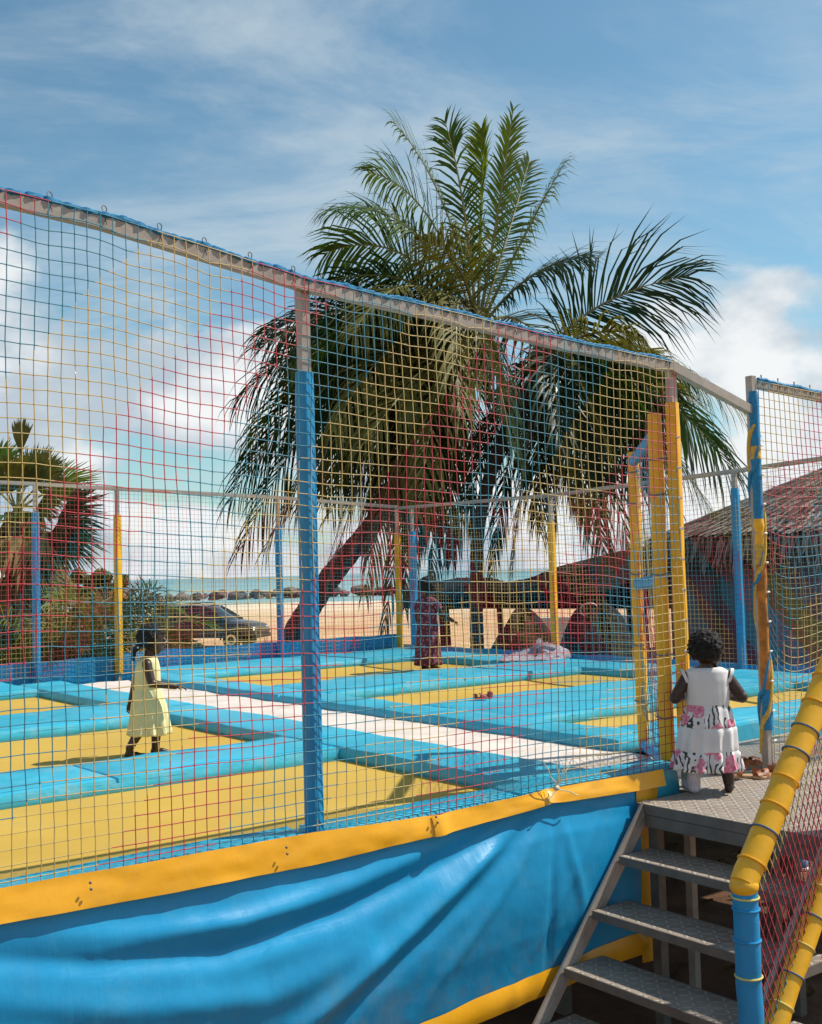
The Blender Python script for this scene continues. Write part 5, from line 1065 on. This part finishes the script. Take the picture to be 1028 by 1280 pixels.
# soil bank under the shelter and the covered heap
def heap(name, c_, rx, ry, h, mt, label, cat, seed, sub=None):
    b_ = MB(); rows = []
    for i in range(15):
        a = math.pi / 2 * i / 14; rows.append([((rx * math.cos(a)) * math.cos(q) * (1 + .10 * nz(math.cos(q) * 2, math.sin(q) * 2, seed)), ry * math.cos(a) * math.sin(q) * (1 + .10 * nz(math.cos(q) * 2, math.sin(q) * 2, seed + 3)), h * math.sin(a) ** 1.0 * (1 + .12 * nz(math.cos(q) * 2.4, math.sin(q) * 2.4, seed + a * 2)) + .03 * nz(q * 2, a * 6, seed) - (.1 if i == 0 else 0)) for q in [2 * math.pi * k / 40 for k in range(40)]])
    b_.rings(rows, True, True); o_ = empty(name, c_); b_.build('cover' if cat == 'heap' else 'earth', mt, o_); return tag(o_, label, cat)
p = at_y(748, 830, 16.2); hp_ = heap('covered_heap', (p.x, 16.2, 0), .72, .85, 1.78, 'tarp_dark', 'dark rounded heap under a sheet with a wire hoop on top, beside the thatched shelter', 'heap', 4)
pts = [(-.12 + .13 * math.cos(q), -.15, 1.74 + .10 * math.sin(q)) for q in [R(12 * k) for k in range(31)]]; MB().tube(pts, .012, 6).build('hoop', 'steel', hp_)
b_ = MB(); rows = [[(x, -.86 - .12 * math.sin(math.pi * t_) + .05 * nz(x * 4, t_ * 3), lerp(.25, 1.25, t_) + .05 * nz(x * 3, t_)) for x in [lerp(.05, .72, k / 10) for k in range(11)]] for t_ in [j / 8 for j in range(9)]]; b_.rings(rows, False); b_.build('canvas_flap', 'canvas_olive', hp_)
p = at_y(658, 835, 17.5); heap('soil_bank', (p.x, 17.5, 0), .75, .7, 1.62, 'soil', 'dark soil bank rising behind the grey cloth bundle', 'soil bank', 8)
# white plastic jug and low wall beyond
p = at_y(706, 800, 26); b_ = MB(); b_.box((0, 0, .62), (2.6, .18, 1.24)); tag(b_.build('garden_wall', 'paint_white', None, loc=(p.x + .4, 26, -.02), smooth=False), 'low whitewashed wall seen between the shelter roof and the heap', 'wall')
# ---- round thatched hut
HC = Vector((9.3, 19.5, 0)); hut = tag(empty('thatched_hut', HC), 'round hut with grey thatched cone roof and painted mural wall', 'hut')
b_ = MB(); b_.rings([[(4.72 * math.cos(q), 4.72 * math.sin(q), z_) for q in [R(5 * k) for k in range(72)]] for z_ in (-.2, .8, 1.6, 2.75)], True); b_.build('wall', 'mural', hut)
RE, ZE, ZA = 5.15, 2.50, 4.45
b_ = MB(); b_.rings([[(r_ * math.cos(q), r_ * math.sin(q), z_ + .05 * nz(math.cos(q) * 6, math.sin(q) * 6, r_)) for q in [R(4 * k) for k in range(90)]] for r_, z_ in ((RE - .5, ZE - .02), (RE, ZE), (RE - .02, ZE + .22), (RE * .75, lerp(ZE, ZA, .25) + .24), (RE * .5, lerp(ZE, ZA, .5) + .22), (RE * .25, lerp(ZE, ZA, .75) + .2), (.05, ZA + .2))], True, True); b_.build('roof', 'thatch', hut)
b_ = MB(); rr = random.Random(6)
for k in range(15000):
    q = rr.uniform(R(120), R(300)); t_ = math.sqrt(rr.uniform(.0, 1)) ; course = int(t_ * 16) / 16 + rr.uniform(-.012, .012); r_ = RE * max(.05, min(1.01, course)); z_ = lerp(ZA, ZE, r_ / RE) + .27 + rr.uniform(0, .05); l_ = rr.uniform(.22, .46); a2 = q + rr.uniform(-.02, .02); w_ = rr.uniform(.010, .022) / max(.4, r_)
    dr = l_ * .86; dz = -l_ * (.36 if r_ < RE * .97 else .75)
    b_.add([(r_ * math.cos(q - w_), r_ * math.sin(q - w_), z_), (r_ * math.cos(q + w_), r_ * math.sin(q + w_), z_), ((r_ + dr * (1 if r_ < RE * .97 else .35)) * math.cos(a2 + w_), (r_ + dr * (1 if r_ < RE * .97 else .35)) * math.sin(a2 + w_), z_ + dz + .02), ((r_ + dr * (1 if r_ < RE * .97 else .35)) * math.cos(a2 - w_), (r_ + dr * (1 if r_ < RE * .97 else .35)) * math.sin(a2 - w_), z_ + dz + .02)], [(0, 1, 2, 3)], rr.randint(0, 1))
for k in range(4200):   # ragged eave
    q = rr.uniform(R(120), R(300)); r_ = RE * rr.uniform(.955, 1.005); z_ = ZE + rr.uniform(.12, .30); l_ = rr.uniform(.26, .5); w_ = .018 / r_; a2 = q + rr.uniform(-.02, .02); r2 = r_ + rr.uniform(.02, .12)
    b_.add([(r_ * math.cos(q - w_), r_ * math.sin(q - w_), z_), (r_ * math.cos(q + w_), r_ * math.sin(q + w_), z_), (r2 * math.cos(a2 + w_ * .5), r2 * math.sin(a2 + w_ * .5), z_ - l_), (r2 * math.cos(a2 - w_ * .5), r2 * math.sin(a2 - w_ * .5), z_ - l_)], [(0, 1, 2, 3)], rr.randint(0, 1))
stuff(b_.build('thatch', ['thatch', 'timber'], hut, smooth=False))
for k in range(14):
    q = R(125 + 13 * k); MB().tube([(4.95 * math.cos(q), 4.95 * math.sin(q), -.1), (4.95 * math.cos(q), 4.95 * math.sin(q), 2.62)], .06, 8).build('veranda_post', 'timber', hut) if k % 3 == 0 else None
